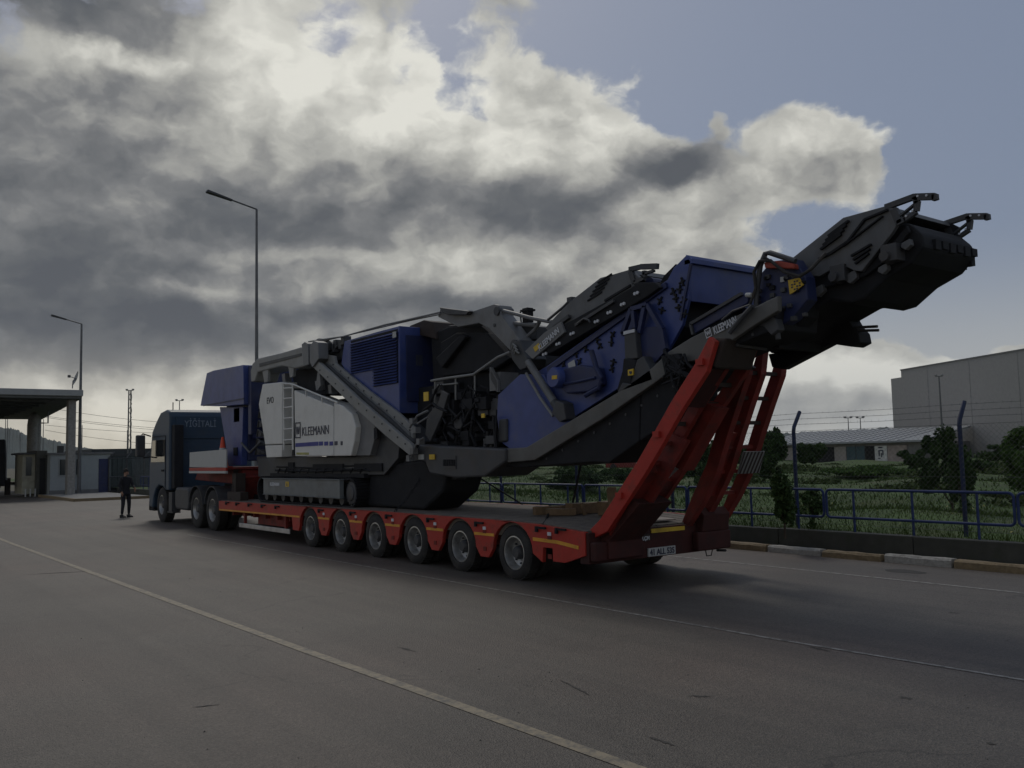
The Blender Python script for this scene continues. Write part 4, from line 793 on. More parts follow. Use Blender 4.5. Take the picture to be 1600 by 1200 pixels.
# cab back wall: smooth roof fairing band and recessed wall
q = MB(); q.box(7.85, 10.0, YB-.03, YB-.002, 2.45, 3.12); fair = build(q, 'rear_fairing', 'cab', cab_, bevel=.012)
text('YİĞİTALİ', 'roof_lettering', mat('faded_sign_lettering', (.20, .25, .30), .6), cab_, (8.08, YB-.034, 2.80), (1, 0, 0), ZU, .27, .004, .93, bold=.0)
q = MB(); q.box(7.72, 7.98, YB-.30, YB-.002, 1.0, 2.85); build(q, 'air_intake', 'black', tk, bevel=.02)
q = MB(); q.tube([(7.9, YB+.5, 3.28), (7.9, YB+.5, 3.55)], .015, 6); build(q, 'aerial', 'black', tk)
# mirror
q = MB(); q.box(7.22, 7.48, 28.70, 28.88, 1.95, 2.62); build(q, 'mirror', 'dgrey', tk, bevel=.04); q = MB(); q.tube([(7.66, 28.8, 2.58), (7.42, 28.8, 2.66), (7.37, 28.8, 2.6)], .022, 6); q.tube([(7.66, 28.8, 1.95), (7.44, 28.8, 1.92)], .022, 6); build(q, 'mirror_arm', 'black', tk)
q = MB(); q.box(10.34, 10.52, 28.72, 28.86, 1.95, 2.62); build(q, 'mirror', 'dgrey', tk, bevel=.04)
q = MB(); q.box(7.7, 8.2, 28.6, 29.1, .30, .55); q.box(7.7, 10.1, 28.9, 29.1, .30, .6); build(q, 'front_bumper', 'black', tk, bevel=.03)
q = MB(); q.box(7.70, 7.95, 26.7, 27.0, .35, .9); q.box(7.72, 7.95, 26.7, 27.2, .3, .34); build(q, 'step', 'dgrey', tk)
q = MB(); q.box(8.45, 8.6, 21.9, 28.5, .62, .9); q.box(9.2, 9.35, 21.9, 28.5, .62, .9)
for y in (22.2, 23.7, 25.2, 26.6): q.box(8.6, 9.2, y, y+.1, .64, .88)
build(q, 'chassis', 'black', tk)
q = MB(); q.prism([(25.1+.31*math.cos(t), .72+.31*math.sin(t)) for t in [k*math.pi/12 for k in range(0)]] or [(25.3, .42), (25.2, .55), (25.2, .95), (25.3, 1.05), (26.4, 1.05), (26.5, .95), (26.5, .55), (26.4, .42)], 7.72, 8.35); build(q, 'fuel_tank', 'dgrey', tk, bevel=.06)
wheel(tk, 7.70, 27.75, .51, .30, -1, .56); wheel(tk, 10.10, 27.75, .51, .30, 1, .56)
for y in (24.38, 23.08):
    wheel(tk, 7.66, y, .51, .27, -1, .56, True); wheel(tk, 10.14, y, .51, .27, 1, .56, True)
    for x0, x1 in ((7.64, 8.25), (9.55, 10.16)):
        q = MB()
        for k in range(14): t0, t1 = R(12+k*11.2), R(12+(k+1)*11.2); q.bar(((x0+x1)/2, y+.585*math.cos(t0), .53+.585*math.sin(t0)), ((x0+x1)/2, y+.585*math.cos(t1), .53+.585*math.sin(t1)), x1-x0, .018)
        build(q, 'mudguard', 'dgrey', tk)
q = MB(); q.box(8.4, 9.4, 23.2, 24.3, .95, 1.15); build(q, 'fifth_wheel', 'black', tk, bevel=.02)
q = MB(); q.box(7.8, 8.1, 21.95, 22.05, .55, .8); build(q, 'tail_lamp', 'lens', tk)
q = MB()
for k in range(5): q.tube([(8.5+.12*k, YB-.05, 1.5+.1*k), (8.5+.1*k, YB-.5, 1.25), (8.6+.08*k, YB-1.1, 1.62)], .018, 6)
build(q, 'air_hose', 'black', tk)

# ------------------------------------------------------------------ tracked crusher
cr = thing('tracked_crusher', (9, 15, .83), 'blue, white and grey tracked stone crusher loaded on the red trailer', 'crusher')
XC = 8.97
def P(name, m, pts, x0, x1, parent=cr, bevel=.012): q = MB(); q.pris(pts, x0, x1); return build(q, name, m, parent, bevel=bevel)
# feed hopper
fh = P('feed_hopper', 'blue', [(313, 634), (316, 618), (323, 583), (333, 579), (380, 570), (381, 632), (345, 635)], 7.9, 10.05)
q = MB()
q.box(7.88, 7.897, 21.45, 24.5, 3.27, 3.30); build(q, 'stiffener', 'dblue', fh)
q = MB(); q.box(8.0, 10.0, 21.25, 21.45, 2.4, 4.08); build(q, 'hopper_back', 'dblue', fh)  # shade of the rear face put in with the darker blue
P('hopper_leg', 'blue', [(343, 636), (380, 636), (377, 727), (357, 727), (352, 690)], 8.05, 8.2)
P('hopper_leg', 'dblue', [(343, 636), (380, 636), (377, 727), (357, 727), (352, 690)], 9.8, 9.95)  # far leg repeats the near one in darker blue, as painted shade
q = MB(); q.box(8.2, 9.8, 22.0, 23.6, 1.75, 3.3); q.box(8.3, 9.7, 21.0, 22.0, 2.3, 3.2); build(q, 'vibrating_feeder', 'dblue', cr, bevel=.03)
q = MB(); q.box(8.05, 8.13, 22.2, 22.6, 2.75, 3.1); q.box(8.02, 8.045, 22.3, 22.55, 1.9, 2.1); build(q, 'access_hatch', 'black', cr)
q = MB()
for i in range(7): y = 21.1-.05*i; z = 1.9+.22*i; q.box(8.1, 8.35, y-.12, y+.1, z, z+.12); q.tube([(8.05, y, z), (8.0, y-.2, z+.15), (8.1, y-.45, z+.02)], .022, 6)
q.tube([(8.0, 21.9, 2.2), (7.95, 21.2, 1.95), (8.0, 20.6, 2.2)], .03, 6); q.box(8.2, 8.5, 20.6, 21.4, 1.7, 1.85); build(q, 'valve_block', 'dgrey', cr)
# main chassis
q = MB(); q.box(8.15, 8.35, 12.4, 21.2, 1.36, 1.8); q.box(9.5, 9.7, 14.6, 21.2, 1.36, 1.8); q.box(8.35, 9.5, 14.4, 20.6, 1.42, 1.75)
build(q, 'main_frame', 'dgrey', cr, bevel=.02)
P('lower_housing', 'dgrey', [(416, 714), (440, 742), (600, 742), (622, 716), (628, 660), (556, 640), (556, 714)], 7.98, 8.5)
P('side_housing', 'grey', [(551, 712), (557, 668), (551, 648), (560, 640), (586, 664), (584, 690), (578, 712)], 7.86, 8.4)
q = MB(); q.box(7.84, 7.858, 14.55, 14.68, 2.1, 2.3); q.box(7.95, 7.978, 18.6, 18.9, 1.45, 1.7); q.box(7.95, 7.978, 16.2, 17.6, 1.5, 1.65); q.box(7.95, 7.978, 14.6, 15.7, 1.5, 1.65); build(q, 'vent', 'black', cr)
# crawler tracks
def track(x0, x1, near):
    y0, y1, zt, zb = 15.55, 20.0, 1.36, .83; r = (zt-zb)/2; zc = (zt+zb)/2; path = []
    n = 44; 
    for i in range(n): path.append((y0+(y1-y0)*i/n, zb))
    for i in range(14): t = R(-90+180*i/14); path.append((y1+r*math.cos(t), zc+r*math.sin(t)))
    for i in range(n): path.append((y1-(y1-y0)*i/n, zt-.02*math.sin(math.pi*4*i/n)**2))
    for i in range(14): t = R(90+180*i/14); path.append((y0+r*math.cos(t), zc+r*math.sin(t)))
    q = MB(); N_ = len(path)
    for i in range(N_):
        a = Vector((0, *path[i])); b = Vector((0, *path[(i+1) % N_])); c = (a+b)/2; d = (b-a).normalized(); nn = Vector((0, d.z, -d.y))
        h = (b-a).length*.46
        for (lo_, hi_, th0, th1) in ((x0, x1, -.015, .012),):
            vs = [Vector((x, 0, 0))+c+d*s*h+nn*w_ for x in (lo_, hi_) for s in (-1, 1) for w_ in (th0, th1)]; q.add(vs, [(0,1,3,2),(4,6,7,5),(0,4,5,1),(2,3,7,6),(0,2,6,4),(1,5,7,3)])
        vs = [Vector((x, 0, 0))+c+d*s*.012+nn*w_ for x in (x0, x1) for s in (-1, 1) for w_ in (.012, .035)]; q.add(vs, [(0,1,3,2),(4,6,7,5),(0,4,5,1),(2,3,7,6),(0,2,6,4),(1,5,7,3)])
    t_ = build(q, 'crawler_track', 'black', cr)
    s = 1 if near else -1; xf = x0 if near else x1
    q = MB(); q.lathe([(.08, .21), (.03, .21), (.02, .15), (.0, .14), (-.01, .06), (-.01, 0)], y0, zc, xf, 24, s); 
    for k in range(18): t = k*math.pi/9; q.box(min(xf+s*.05, xf+s*.35), max(xf+s*.05, xf+s*.35), y0+.235*math.cos(t)-.018, y0+.235*math.cos(t)+.018, zc+.235*math.sin(t)-.018, zc+.235*math.sin(t)+.018)
    build(q, 'sprocket', 'dgrey', t_, smooth=True)
    for k in range(9): q = MB(); q.lathe([(.05, 0), (.05, .10), (.4, .10)], 16.0+k*.48, zb+.12, xf, 14, s); build(q, 'track_roller', 'dgrey', t_, smooth=True)
    q = MB(); q.box(x0+.1, x1-.1, 15.9, 20.0, zb+.12, zt-.1); build(q, 'track_frame', 'dgrey', t_); return t_
tn = track(7.78, 8.22, True); track(9.75, 10.19, False)
q = MB(); q.box(7.70, 7.79, 15.82, 19.7, 1.0, 1.335); q.box(7.68, 7.79, 15.80, 19.72, 1.336, 1.355); q.box(7.69, 7.79, 15.80, 19.72, .985, .999); tp = build(q, 'track_side_panel', mat('steel_grey_paint', (.13, .145, .15), .45, dirt=DIRT, damt=.4), cr, bevel=.006)
text('KLEEMANN', 'panel_lettering', 'ltext', tp, (7.697, 19.3, 1.19), NX, ZU, .1, .004, .52, bold=.003)
q = MB(); q.box(7.693, 7.698, 19.36, 19.47, 1.17, 1.29); build(q, 'emblem_plate', 'grey', tp); q = MB(); q.box(7.692, 7.698, 18.25, 18.42, 1.18, 1.29); yl = build(q, 'warning_label', 'yellow', tp)
q = MB(); q.add([(7.688, 18.30, 1.2), (7.688, 18.37, 1.2), (7.688, 18.335, 1.27)], [(0, 1, 2)]); build(q, 'symbol', 'dtext', yl)
q = MB(); q.box(7.9, 8.3, 15.2, 19.8, 1.38, 1.46)
for y in np.arange(15.4, 19.8, .4): q.tube([(7.92, y, 1.46), (7.92, y-.1, 1.56), (7.95, y-.35, 1.5)], .015, 5)
q.tube([(7.95, 19.6, 1.52), (7.93, 17.5, 1.50), (7.95, 15.2, 1.55)], .025, 6); q.tube([(7.98, 19.6, 1.60), (7.97, 17.5, 1.57), (7.99, 15.2, 1.62)], .02, 6); build(q, 'track_drive_hoses', 'black', cr)
# white cabinets
def logo(parent, o, w, xd, yd, m='dtext'):
    o = Vector(o); xd = Vector(xd); yd = Vector(yd).normalized(); nd = xd.cross(yd).normalized()*.004; q = MB(); t = w*.09
    def bar(a, b, c, d): q.extr([o+xd*a*w+yd*c*w, o+xd*b*w+yd*c*w, o+xd*b*w+yd*d*w, o+xd*a*w+yd*d*w], nd)
    k = .09; bar(0, 1, 0, k); bar(0, 1, 1.15, 1.15+k); bar(0, k, k, 1.15); bar(1-k, 1, k, 1.15)
    for (a, b) in ((.2, .35), (.35, .5), (.5, .65), (.65, .8)):
        up = a in (.35, .65); 
        p0 = o+xd*a*w+yd*w*(.3 if up else .9); p1 = o+xd*b*w+yd*w*(.9 if up else .3); q.extr([p0-xd*.045*w, p0+xd*.045*w, p1+xd*.045*w, p1-xd*.045*w], nd)
    build(q, 'emblem', m, parent)
wc = P('control_cabinet', 'white', [(404, 631.6), (410, 600), (441, 596.8), (440.5, 694), (414, 695)], 7.75, 8.3, bevel=.02)
P('lower_flap', 'white', [(414, 696), (440.5, 695), (440, 714), (416.5, 715)], 7.76, 8.3)
pt_ = at(417, 627.5, 0, 7.745); text('EVO', 'model_lettering', 'dgrey', wc, (7.744, pt_.y, pt_.z-.05), NX, ZU, .20, .003, .40, bold=.002)
wp = P('side_cover', 'white', [(459.5, 609.5), (521, 635.5), (521, 712.5), (461, 713)], 7.75, 8.3, bevel=.015)
w2 = P('side_cover', 'white', [(521.7, 628), (536, 634.5), (550, 647), (555.7, 667), (553.5, 690), (548, 712.4), (521.7, 712.8)], 7.745, 8.3, bevel=.02)
def ptx(u, v, X): p = at(u, v, 0, X); return (X, p.y, p.z)
a = at(472, 681, 0, 7.742); b = at(513.5, 681, 0, 7.742); text('KLEEMANN', 'lettering', 'dtext', wp, tuple(a), NX, ZU, .26, .004, (a.y-b.y), bold=.0)
a = at(461.3, 685, 0, 7.742); b = at(469.5, 685, 0, 7.742); logo(wp, a, a.y-b.y, NX, ZU)
q = MB(); q.pris([(461.5, 692.5), (497, 690), (497, 696.5), (461.5, 698.5)], 7.744, 7.749)
build(q, 'blue_stripe', 'bstripe', wp); q = MB()
for (a, b) in ((498, 504.5), (506.5, 512.5), (514.5, 520)): q.pris([(a, 690), (b, 689.7), (b, 696), (a, 696.4)], 7.744, 7.749)
build(q, 'stripe_block', 'bstripe', wp); q = MB()
for (a, b) in ((522.5, 527), (532, 535)): q.pris([(a, 689.5), (b, 689.3), (b, 695.5), (a, 695.7)], 7.738, 7.7445)
build(q, 'stripe_block', 'dtext', w2)
q = MB()
for i in range(9): q.pris([(463+2.2*i, 707), (464.6+2.2*i, 707), (464.6+2.2*i, 710.5), (463+2.2*i, 710.5)], 7.744, 7.749)
build(q, 'small_lettering', mat('pale_yellow_print', (.40, .38, .12), .6), wp)
q = MB(); q.pris([(442, 600), (459, 607), (459, 712), (442, 712)], 8.0, 8.3); build(q, 'step_recess', 'dgrey', cr)
# ladder
lad = None
q = MB(); a = S([(443.5, 600), (443.5, 703)], 7.74); q.tube([(7.74, *a[0]), (7.74, *a[1])], .022, 8); b = S([(457.5, 600), (457.5, 703)], 7.74); q.tube([(7.74, *b[0]), (7.74, *b[1])], .022, 8)
lad = build(q, 'ladder', 'white', cr, smooth=True)
for v in (606, 622, 636, 653, 670, 687): p0, p1 = at(443.5, v+1, 0, 7.74), at(457.5, v-.5, 0, 7.74); q = MB(); q.tube([p0, p1], .017, 6); build(q, 'rung', 'white', lad)
q = MB(); q.tube([ptx(443, 599, 7.74), ptx(458, 600.5, 7.74), ptx(500, 618, 7.74), ptx(528, 629, 7.74)], .018, 8)
for (u, v, v2) in ((478, 608, 620), (503, 619, 629)): q.tube([ptx(u, v, 7.74), ptx(u, v2, 7.74)], .013, 6)
build(q, 'handrail', 'white', cr)
# front folded conveyor roller box (light grey) and fittings
sc = P('side_conveyor_head', 'lgrey', [(391, 580), (394, 568), (402, 560), (440, 551), (470, 542), (477, 546), (478, 572), (460, 576), (440, 572), (402, 582), (398, 596), (392, 597)], 7.78, 8.35, bevel=.03)
q = MB(); q.pris([(405, 568), (470, 552), (470, 556), (405, 573)], 7.765, 7.779); build(q, 'seam', 'dgrey', sc)
for (u, v) in ((410, 586), (450, 578)): q = MB(); q.pris([(u, v-6), (u+9, v-8), (u+8, v+10), (u+3, v+12)], 7.80, 7.86); build(q, 'bracket', 'lgrey', sc)
q = MB(); q.pris([(471, 538), (476, 534), (481, 537), (482, 570), (474, 572)], 7.70, 7.84); q.pris([(484, 540), (490, 532), (497, 535), (498, 560), (488, 574), (484, 566)], 7.68, 7.9); build(q, 'hinge_bracket', 'grey', sc, bevel=.01)
q = MB(); q.pris([(455, 582), (500, 560), (520, 575), (540, 610), (500, 618), (459, 600)], 8.1, 8.6); build(q, 'drive_housing', 'black', cr, bevel=.02)
for (u, v) in ((440, 585), (492, 596), (512, 602)): q = MB(); q.pris([(u, v), (u+5, v-2), (u+6, v+12), (u+2, v+14)], 7.95, 8.1); build(q, 'roller_bracket', 'grey', cr)
# diagonal side conveyor
sdc = P('side_conveyor', 'lgrey', [(486, 571), (494, 562), (563, 626), (642, 694), (645, 700), (640, 712), (600, 679), (548, 632)], 7.72, 7.80)
q = MB(); q.pris([(495, 552), (521.7, 556), (524, 568), (575, 610), (624, 647), (645, 667), (645, 690), (606, 650), (560, 612), (510, 571)], 7.90, 7.96); build(q, 'upper_plate', 'lgrey', sdc, bevel=.006)
q = MB(); q.pris([(494, 562), (512, 571), (560, 613), (606, 652), (644, 690), (642, 697), (563, 628)], 7.82, 8.5); build(q, 'belt', 'dgrey', sdc)
q = MB(); q.pris([(500, 563), (512, 566), (640, 676), (640, 684)], 7.88, 7.899); build(q, 'roller_cover', 'grey', sdc)
q = MB()
for t in np.linspace(.05, .95, 12):
    u, v = 492+(640-492)*t, 572+(700-572)*t; p = at(u, v, 0, 7.71); q.lathe([(0, .0), (0, .016), (.012, .016)], p.y, p.z, 7.708, 8)
    p = at(u+12, v-10, 0, 7.89); q.lathe([(0, .0), (0, .018), (.012, .018)], p.y+.1, p.z+.13, 7.888, 8)
build(q, 'bolt', 'dgrey', sdc)
q = MB(); q.pris([(496, 582), (499, 580), (501, 602), (498, 606), (494, 600)], 7.74, 7.80); build(q, 'drop_bracket', 'grey', sdc)
q = MB()
for (u, v, w_) in ((645, 658, 5), (650, 672, 6), (656, 690, 5), (646, 705, 6), (640, 716, 4)): p = at(u, v, 0, 7.72); q.box(7.68, 7.78, p.y-.05, p.y+.05, p.z-.05, p.z+.05)
q.tube([ptx(640, 668, 7.72), ptx(652, 650, 7.72), ptx(668, 642, 7.72)], .02, 6); q.tube([ptx(642, 715, 7.7), ptx(652, 690, 7.7), ptx(662, 684, 7.7)], .015, 6); q.tube([ptx(652, 662, 7.72), ptx(668, 652, 7.72)], .015, 6); build(q, 'pivot_fitting', 'grey', cr)
# engine housing
eh = P('engine_housing', 'blue', [(538, 533), (552, 529), (590, 518), (624, 509), (624, 646), (604, 633), (545, 590), (533, 568)], 7.97, 9.9, bevel=.015)
e0, e1, e2 = at(548, 540, 0, 7.96), at(621, 540, 0, 7.96), at(583, 540, 0, 7.96); zt_ = at(585, 523, 0, 7.96).z; zm_ = at(585, 575, 0, 7.96).z; zb_ = at(600, 602, 0, 7.96).z
q = MB(); k = 0; z = zt_-.05
while z > zb_:
    ya = e0.y if z > zm_ else e2.y
    q.add([(7.962, e1.y, z), (7.962, ya, z), (7.925, ya, z-.03), (7.925, e1.y, z-.03), (7.968, e1.y, z-.036), (7.968, ya, z-.036)], [(0,1,2,3), (3,2,5,4)]); z -= .052
build(q, 'louvre', 'blue', eh)
q = MB(); q.box(7.964, 7.9695, e1.y, e0.y, zm_, zt_); q.box(7.964, 7.9695, e1.y, e2.y, zb_, zm_-.001); build(q, 'grille_back', 'black', eh)
q = MB(); a, b = at(613, 519, 0, 7.9), at(618, 527, 0, 7.9); q.box(7.90, 7.915, b.y, a.y, b.z, a.z); build(q, 'label', 'plate', eh)
q = MB(); y = at(624, 520, 0, 7.97).y; q.box(8.10, 8.9, y-.012, y-.001, 2.75, 3.95); dr_ = build(q, 'rear_door', 'dblue', eh, bevel=.004)
q = MB(); 
for i in range(5): q.box(8.3+.03*i, 8.315+.03*i, y-.018, y-.013, 3.4, 3.6)
build(q, 'handle', 'dgrey', dr_)
P('rear_cover', 'brown', [(640, 509), (662, 500), (676, 503), (682, 530), (640, 520)], 8.4, 9.7)
q = MB(); q.box(8.35, 9.7, 12.6, 17.8, 1.76, 3.0); build(q, 'dark_filler', 'black', cr, bevel=.02)  # dark filler box added so the gaps read as shaded interior
# upper dark drop chute between engine and screen
q = MB(); q.pris([(672, 522), (700, 508), (748, 505), (795, 545), (810, 600), (800, 690), (780, 705), (690, 700), (668, 690), (662, 640), (676, 600)], 8.45, 9.6); build(q, 'crusher_housing', 'black', cr, bevel=.05)
q = MB(); q.pris([(680, 560), (720, 522), (728, 526), (690, 575)], 8.2, 8.45); q.pris([(688, 535), (712, 520), (760, 520), (797, 560), (775, 575), (740, 582), (692, 588)], 8.3, 8.449); build(q, 'guard_plate', 'black', cr, bevel=.02)
q = MB(); q.tube([ptx(674, 595, 8.1), ptx(705, 590, 8.1), ptx(740, 585, 8.1), ptx(778, 558, 8.1), ptx(797, 550, 8.1)], .022, 8); q.tube([ptx(684, 602, 8.1), ptx(715, 599, 8.1)], .015, 6)
for u, v, v2 in ((680, 594, 640), (712, 589, 625), (742, 584, 620)): q.tube([ptx(u, v, 8.12), ptx(u, v2, 8.12)], .016, 6)
build(q, 'walkway_handrail', 'lgrey', cr, smooth=True)
g_ = np.random.default_rng(11); q = MB(); q2 = MB(); q3 = MB()
for i in range(70):
    u, v = g_.uniform(676, 790), g_.uniform(605, 695); x = g_.uniform(8.0, 8.4); p = at(u, v, 0, x); s = g_.uniform(.04, .16)
    q = MB(); q.box(x, x+.25, p.y-s, p.y+s, p.z-s*g_.uniform(.4, 1), p.z+s*g_.uniform(.4, 1)); build(q, 'machinery_block', 'dgrey' if i % 4 == 0 else 'black', cr, bevel=.01)
for i in range(30):
    u, v = g_.uniform(672, 780), g_.uniform(600, 690); x = g_.uniform(7.98, 8.3); p = at(u, v, 0, x); pts = [p]
    for k in range(4): pts.append(pts[-1]+Vector((g_.uniform(-.03, .05), g_.uniform(-.3, .3), g_.uniform(-.28, .12))))
    q3 = MB(); q3.tube(pts, g_.uniform(.012, .028), 6); build(q3, 'hydraulic_hose', 'black', cr, smooth=True)
q = MB()
for i in range(9): u, v = 768+i*1.3, 583+i*2.5; p = at(u, v, 0, 8.0); q.box(7.98, 8.03, p.y-.012, p.y+.02, p.z-.09, p.z+.09)
q.box(8.05, 8.4, at(782, 600, 0, 8.05).y, at(765, 600, 0, 8.05).y, at(775, 610, 0, 8.05).z, at(775, 582, 0, 8.05).z); build(q, 'spring_pack', 'grey', cr)
for (u0, v0, u1, v1) in ((663, 612, 670, 627), (753, 646, 758, 653)):
    a, b = at(u0, v1, 0, 7.96), at(u1, v0, 0, 7.96); q = MB(); q.box(7.945, 7.96, b.y, a.y, a.z, b.z); build(q, 'warning_label', 'yellow', cr)
P('guard_panel', 'dgrey', [(667, 650), (684, 630), (690, 610), (700, 616), (690, 650), (672, 690), (664, 680)], 8.0, 8.06)
# lower crusher box
lb = P('crusher_base', 'dgrey', [(650, 704), (655, 694), (687, 697), (789, 701), (789, 722), (757, 745), (711, 747), (671, 740), (664, 722), (652, 718)], 7.85, 8.7, bevel=.03)
q = MB(); q.pris([(690, 712), (712, 712), (712, 733), (690, 731)], 7.838, 7.849); build(q, 'vent_panel', 'dgrey', lb)
q = MB()
for i in range(7): q.pris([(692+i*2.7, 718), (693.6+i*2.7, 718), (693.6+i*2.7, 728), (692+i*2.7, 728)], 7.825, 7.837)
build(q, 'vent_slot', 'black', lb)
for (u, v, mm) in ((658, 714, 'plate'), (675, 714, 'yellow')): a, b = at(u-4, v+4, 0, 7.83), at(u+4, v-4, 0, 7.83); q = MB(); q.box(7.825, 7.84, b.y, a.y, a.z, b.z); build(q, 'label', mm, lb)
q = MB(); q.prism([(15.4, .84), (15.2, 1.6), (13.3, 1.7), (12.5, 1.5), (12.7, 1.15), (13.3, .84)], 8.05, 8.8); q.prism([(15.5, 1.0), (15.2, 1.6), (14.6, 1.6), (14.5, 1.0)], 8.801, 9.6); build(q, 'belly_hopper', 'black', cr, bevel=.05)
q = MB(); q.tube([ptx(757, 705, 7.9), ptx(772, 700, 7.9), ptx(773, 712, 7.9)], .012, 5); q.tube([ptx(772, 650, 7.95), ptx(775, 700, 7.95)], .03, 6); q.tube([ptx(776, 640, 7.93), ptx(774, 690, 7.93)], .012, 6); build(q, 'cable', 'black', cr)
q = MB(); q.pris([(779, 655), (791, 654), (791, 690), (777, 692)], 7.98, 8.15); build(q, 'filter_can', 'dgrey', cr, bevel=.03)
# boom over the machine
bm_ = P('folding_boom', 'grey', [(684, 495), (688, 482), (697, 485), (731, 484.5), (733, 488), (772, 475), (780, 477), (783, 492), (812, 531), (797, 548), (764, 513), (748, 505), (716, 511)], 8.15, 8.40, bevel=.012)
q = MB(); p = at(776, 486, 0, 8.13); q.lathe([(0, 0), (0, .07), (.3, .07)], p.y, p.z, 8.12, 16); p = at(804, 540, 0, 8.13); q.lathe([(0, 0), (0, .09), (.3, .09)], p.y, p.z, 8.11, 16); p = at(772, 508, 0, 8.14); q.lathe([(0, 0), (0, .03), (.02, .03)], p.y, p.z, 8.14, 10); build(q, 'pivot_pin', 'dgrey', bm_, smooth=True)
P('boom_tip', 'dgrey', [(686, 480), (700, 482), (733, 486), (728, 492), (700, 492), (690, 488)], 8.05, 8.14)
jl = P('boom_joint', 'dgrey', [(797, 548), (803, 534), (812, 531), (824, 560), (822, 575), (812, 578), (800, 562)], 8.05, 8.42)
q = MB()
for k in range(3): p = at(804+k*2, 543+k*5, 0, 8.03); q.tube([(8.03, p.y-.05, p.z), (8.0, p.y, p.z+.05), (8.03, p.y+.06, p.z)], .016, 6)
build(q, 'hose_coupling', 'lgrey', jl)
q = MB(); q.tube([ptx(825, 565, 8.0), ptx(866, 628, 8.0)], .055, 12); cy_ = build(q, 'boom_cylinder', 'grey', cr, smooth=True); q = MB(); q.tube([ptx(866, 628, 8.0), ptx(882, 652, 8.0)], .065, 12); build(q, 'rod_end', 'dgrey', cy_, smooth=True)
q = MB(); q.tube([ptx(822, 583, 7.98), ptx(843, 620, 7.98), ptx(864, 650, 7.98)], .02, 8); build(q, 'hydraulic_line', 'lgrey', cr, smooth=True)
P('cylinder_bracket', 'dgrey', [(868, 625), (880, 630), (884, 655), (874, 660), (862, 645)], 7.92, 8.12)
q = MB(); q.tube([ptx(784, 485, 8.2), ptx(800, 489, 8.2), ptx(830, 497, 8.2), ptx(862, 503, 8.2)], .03, 8); q.tube([ptx(795, 505, 8.3), ptx(838, 508, 8.3), ptx(843, 502, 8.3), ptx(838, 498, 8.3)], .035, 8); q.tube([ptx(843, 503, 8.3), ptx(836, 515, 8.3), ptx(825, 525, 8.3)], .03, 8); build(q, 'guide_pipe', 'grey', cr, smooth=True)
q = MB(); p = at(822, 504, 0, 8.3); q.box(8.27, 8.38, p.y-.08, p.y+.05, p.z, p.z+.22); q.box(8.25, 8.4, p.y-.11, p.y+.08, p.z+.17, p.z+.20); q.tube([(8.3, p.y+.12, p.z), (8.3, p.y+.14, p.z+.18)], .012, 5); build(q, 'beacon_post', 'black', cr)
P('walkway_skirt', 'dgrey', [(785, 500), (838, 510), (838, 530), (815, 532), (795, 512)], 8.42, 8.8)
q = MB(); q.tube([ptx(482, 534, 7.95), ptx(500, 531, 7.95), ptx(536, 526, 7.95), ptx(600, 508, 7.98), ptx(688, 488, 8.1)], .016, 6); q.tube([ptx(500, 534, 7.98), ptx(560, 520, 7.98), ptx(640, 501, 8.05), ptx(688, 491, 8.15)], .012, 6); build(q, 'pull_rope', 'grey', cr)
q = MB()
for (u, v) in ((498, 532), (505, 537), (515, 537), (524, 534), (532, 535), (536, 528), (522, 540), (508, 541)): p = at(u, v, 0, 8.0); s = .06; q.box(7.98, 8.15, p.y-s, p.y+s, p.z-s*2.2, p.z+s*.6)
q.tube([ptx(500, 540, 8.0), ptx(513, 532, 8.0), ptx(526, 542, 8.0), ptx(536, 533, 8.0)], .022, 6); build(q, 'hose_fitting', 'dgrey', cr)
P('air_filter_box', 'dgrey', [(497, 545), (533, 536), (536, 560), (524, 566), (520, 556), (497, 552)], 8.1, 8.6)
# screen unit
X0s, X1s = 8.1, 9.42
su_pts = [(800, 640), (853, 573), (1043, 437), (1053, 418), (1072, 399), (1079, 408), (1076, 468), (1066, 508), (1042, 551), (964, 608), (880, 662), (825, 699), (797, 702), (780, 655)]
su_pts = [(778, 617)]+su_pts[1:]
su = P('screen_box', 'blue', su_pts, X0s, X0s+.05, bevel=.006); P('screen_box_side', 'dblue', [(p[0], p[1]) for p in su_pts], X0s+.02, X0s+.05, bevel=0).hide_set(False) if False else None
yz = S(su_pts, X0s); q = MB(); q.prism(yz, X1s-.05, X1s); build(q, 'side_wall', 'dblue', su)  # far wall in the darker blue, its shade painted in
q = MB(); q.prism([(y+.22, z-.06) if z > 3.3 else (y+.12, z) for y, z in yz], X0s+.051, X1s-.051); build(q, 'inner_tray', 'black', su)
a = at(1079, 408, 0, X0s); b = at(1076, 470, 0, X0s); q = MB(); q.extr([(X0s+.052, a.y+.02, a.z-.02), (X0s+.052, b.y+.0, b.z), (X1s-.052, b.y+.0, b.z), (X1s-.052, a.y+.02, a.z-.02)], (0, .02, 0)); q.box(X0s+.0, X1s, a.y-.03, a.y+.10, a.z-.03, a.z+.03); build(q, 'rear_hood', 'blue', su, bevel=.004)
c = at(1072, 399, 0, X0s); q = MB(); q.extr([(X0s, c.y, c.z), (X1s, c.y, c.z), (X1s, a.y, a.z), (X0s, a.y, a.z)], (0, .01, .01)); build(q, 'hood_lip', 'blue', su)
q = MB(); d1, d2 = at(1040, 445, 0, 8.06), at(855, 578, 0, 8.06); q.bar((8.08, d1.y, d1.z), (8.08, d2.y, d2.z), .04, .07); d1, d2 = at(1062, 500, 0, 8.07), at(1078, 412, 0, 8.07); q.bar((8.09, d1.y, d1.z), (8.09, d2.y, d2.z), .03, .03); build(q, 'stiffening_rib', 'dblue', su)
q = MB(); g_ = np.random.default_rng(3)
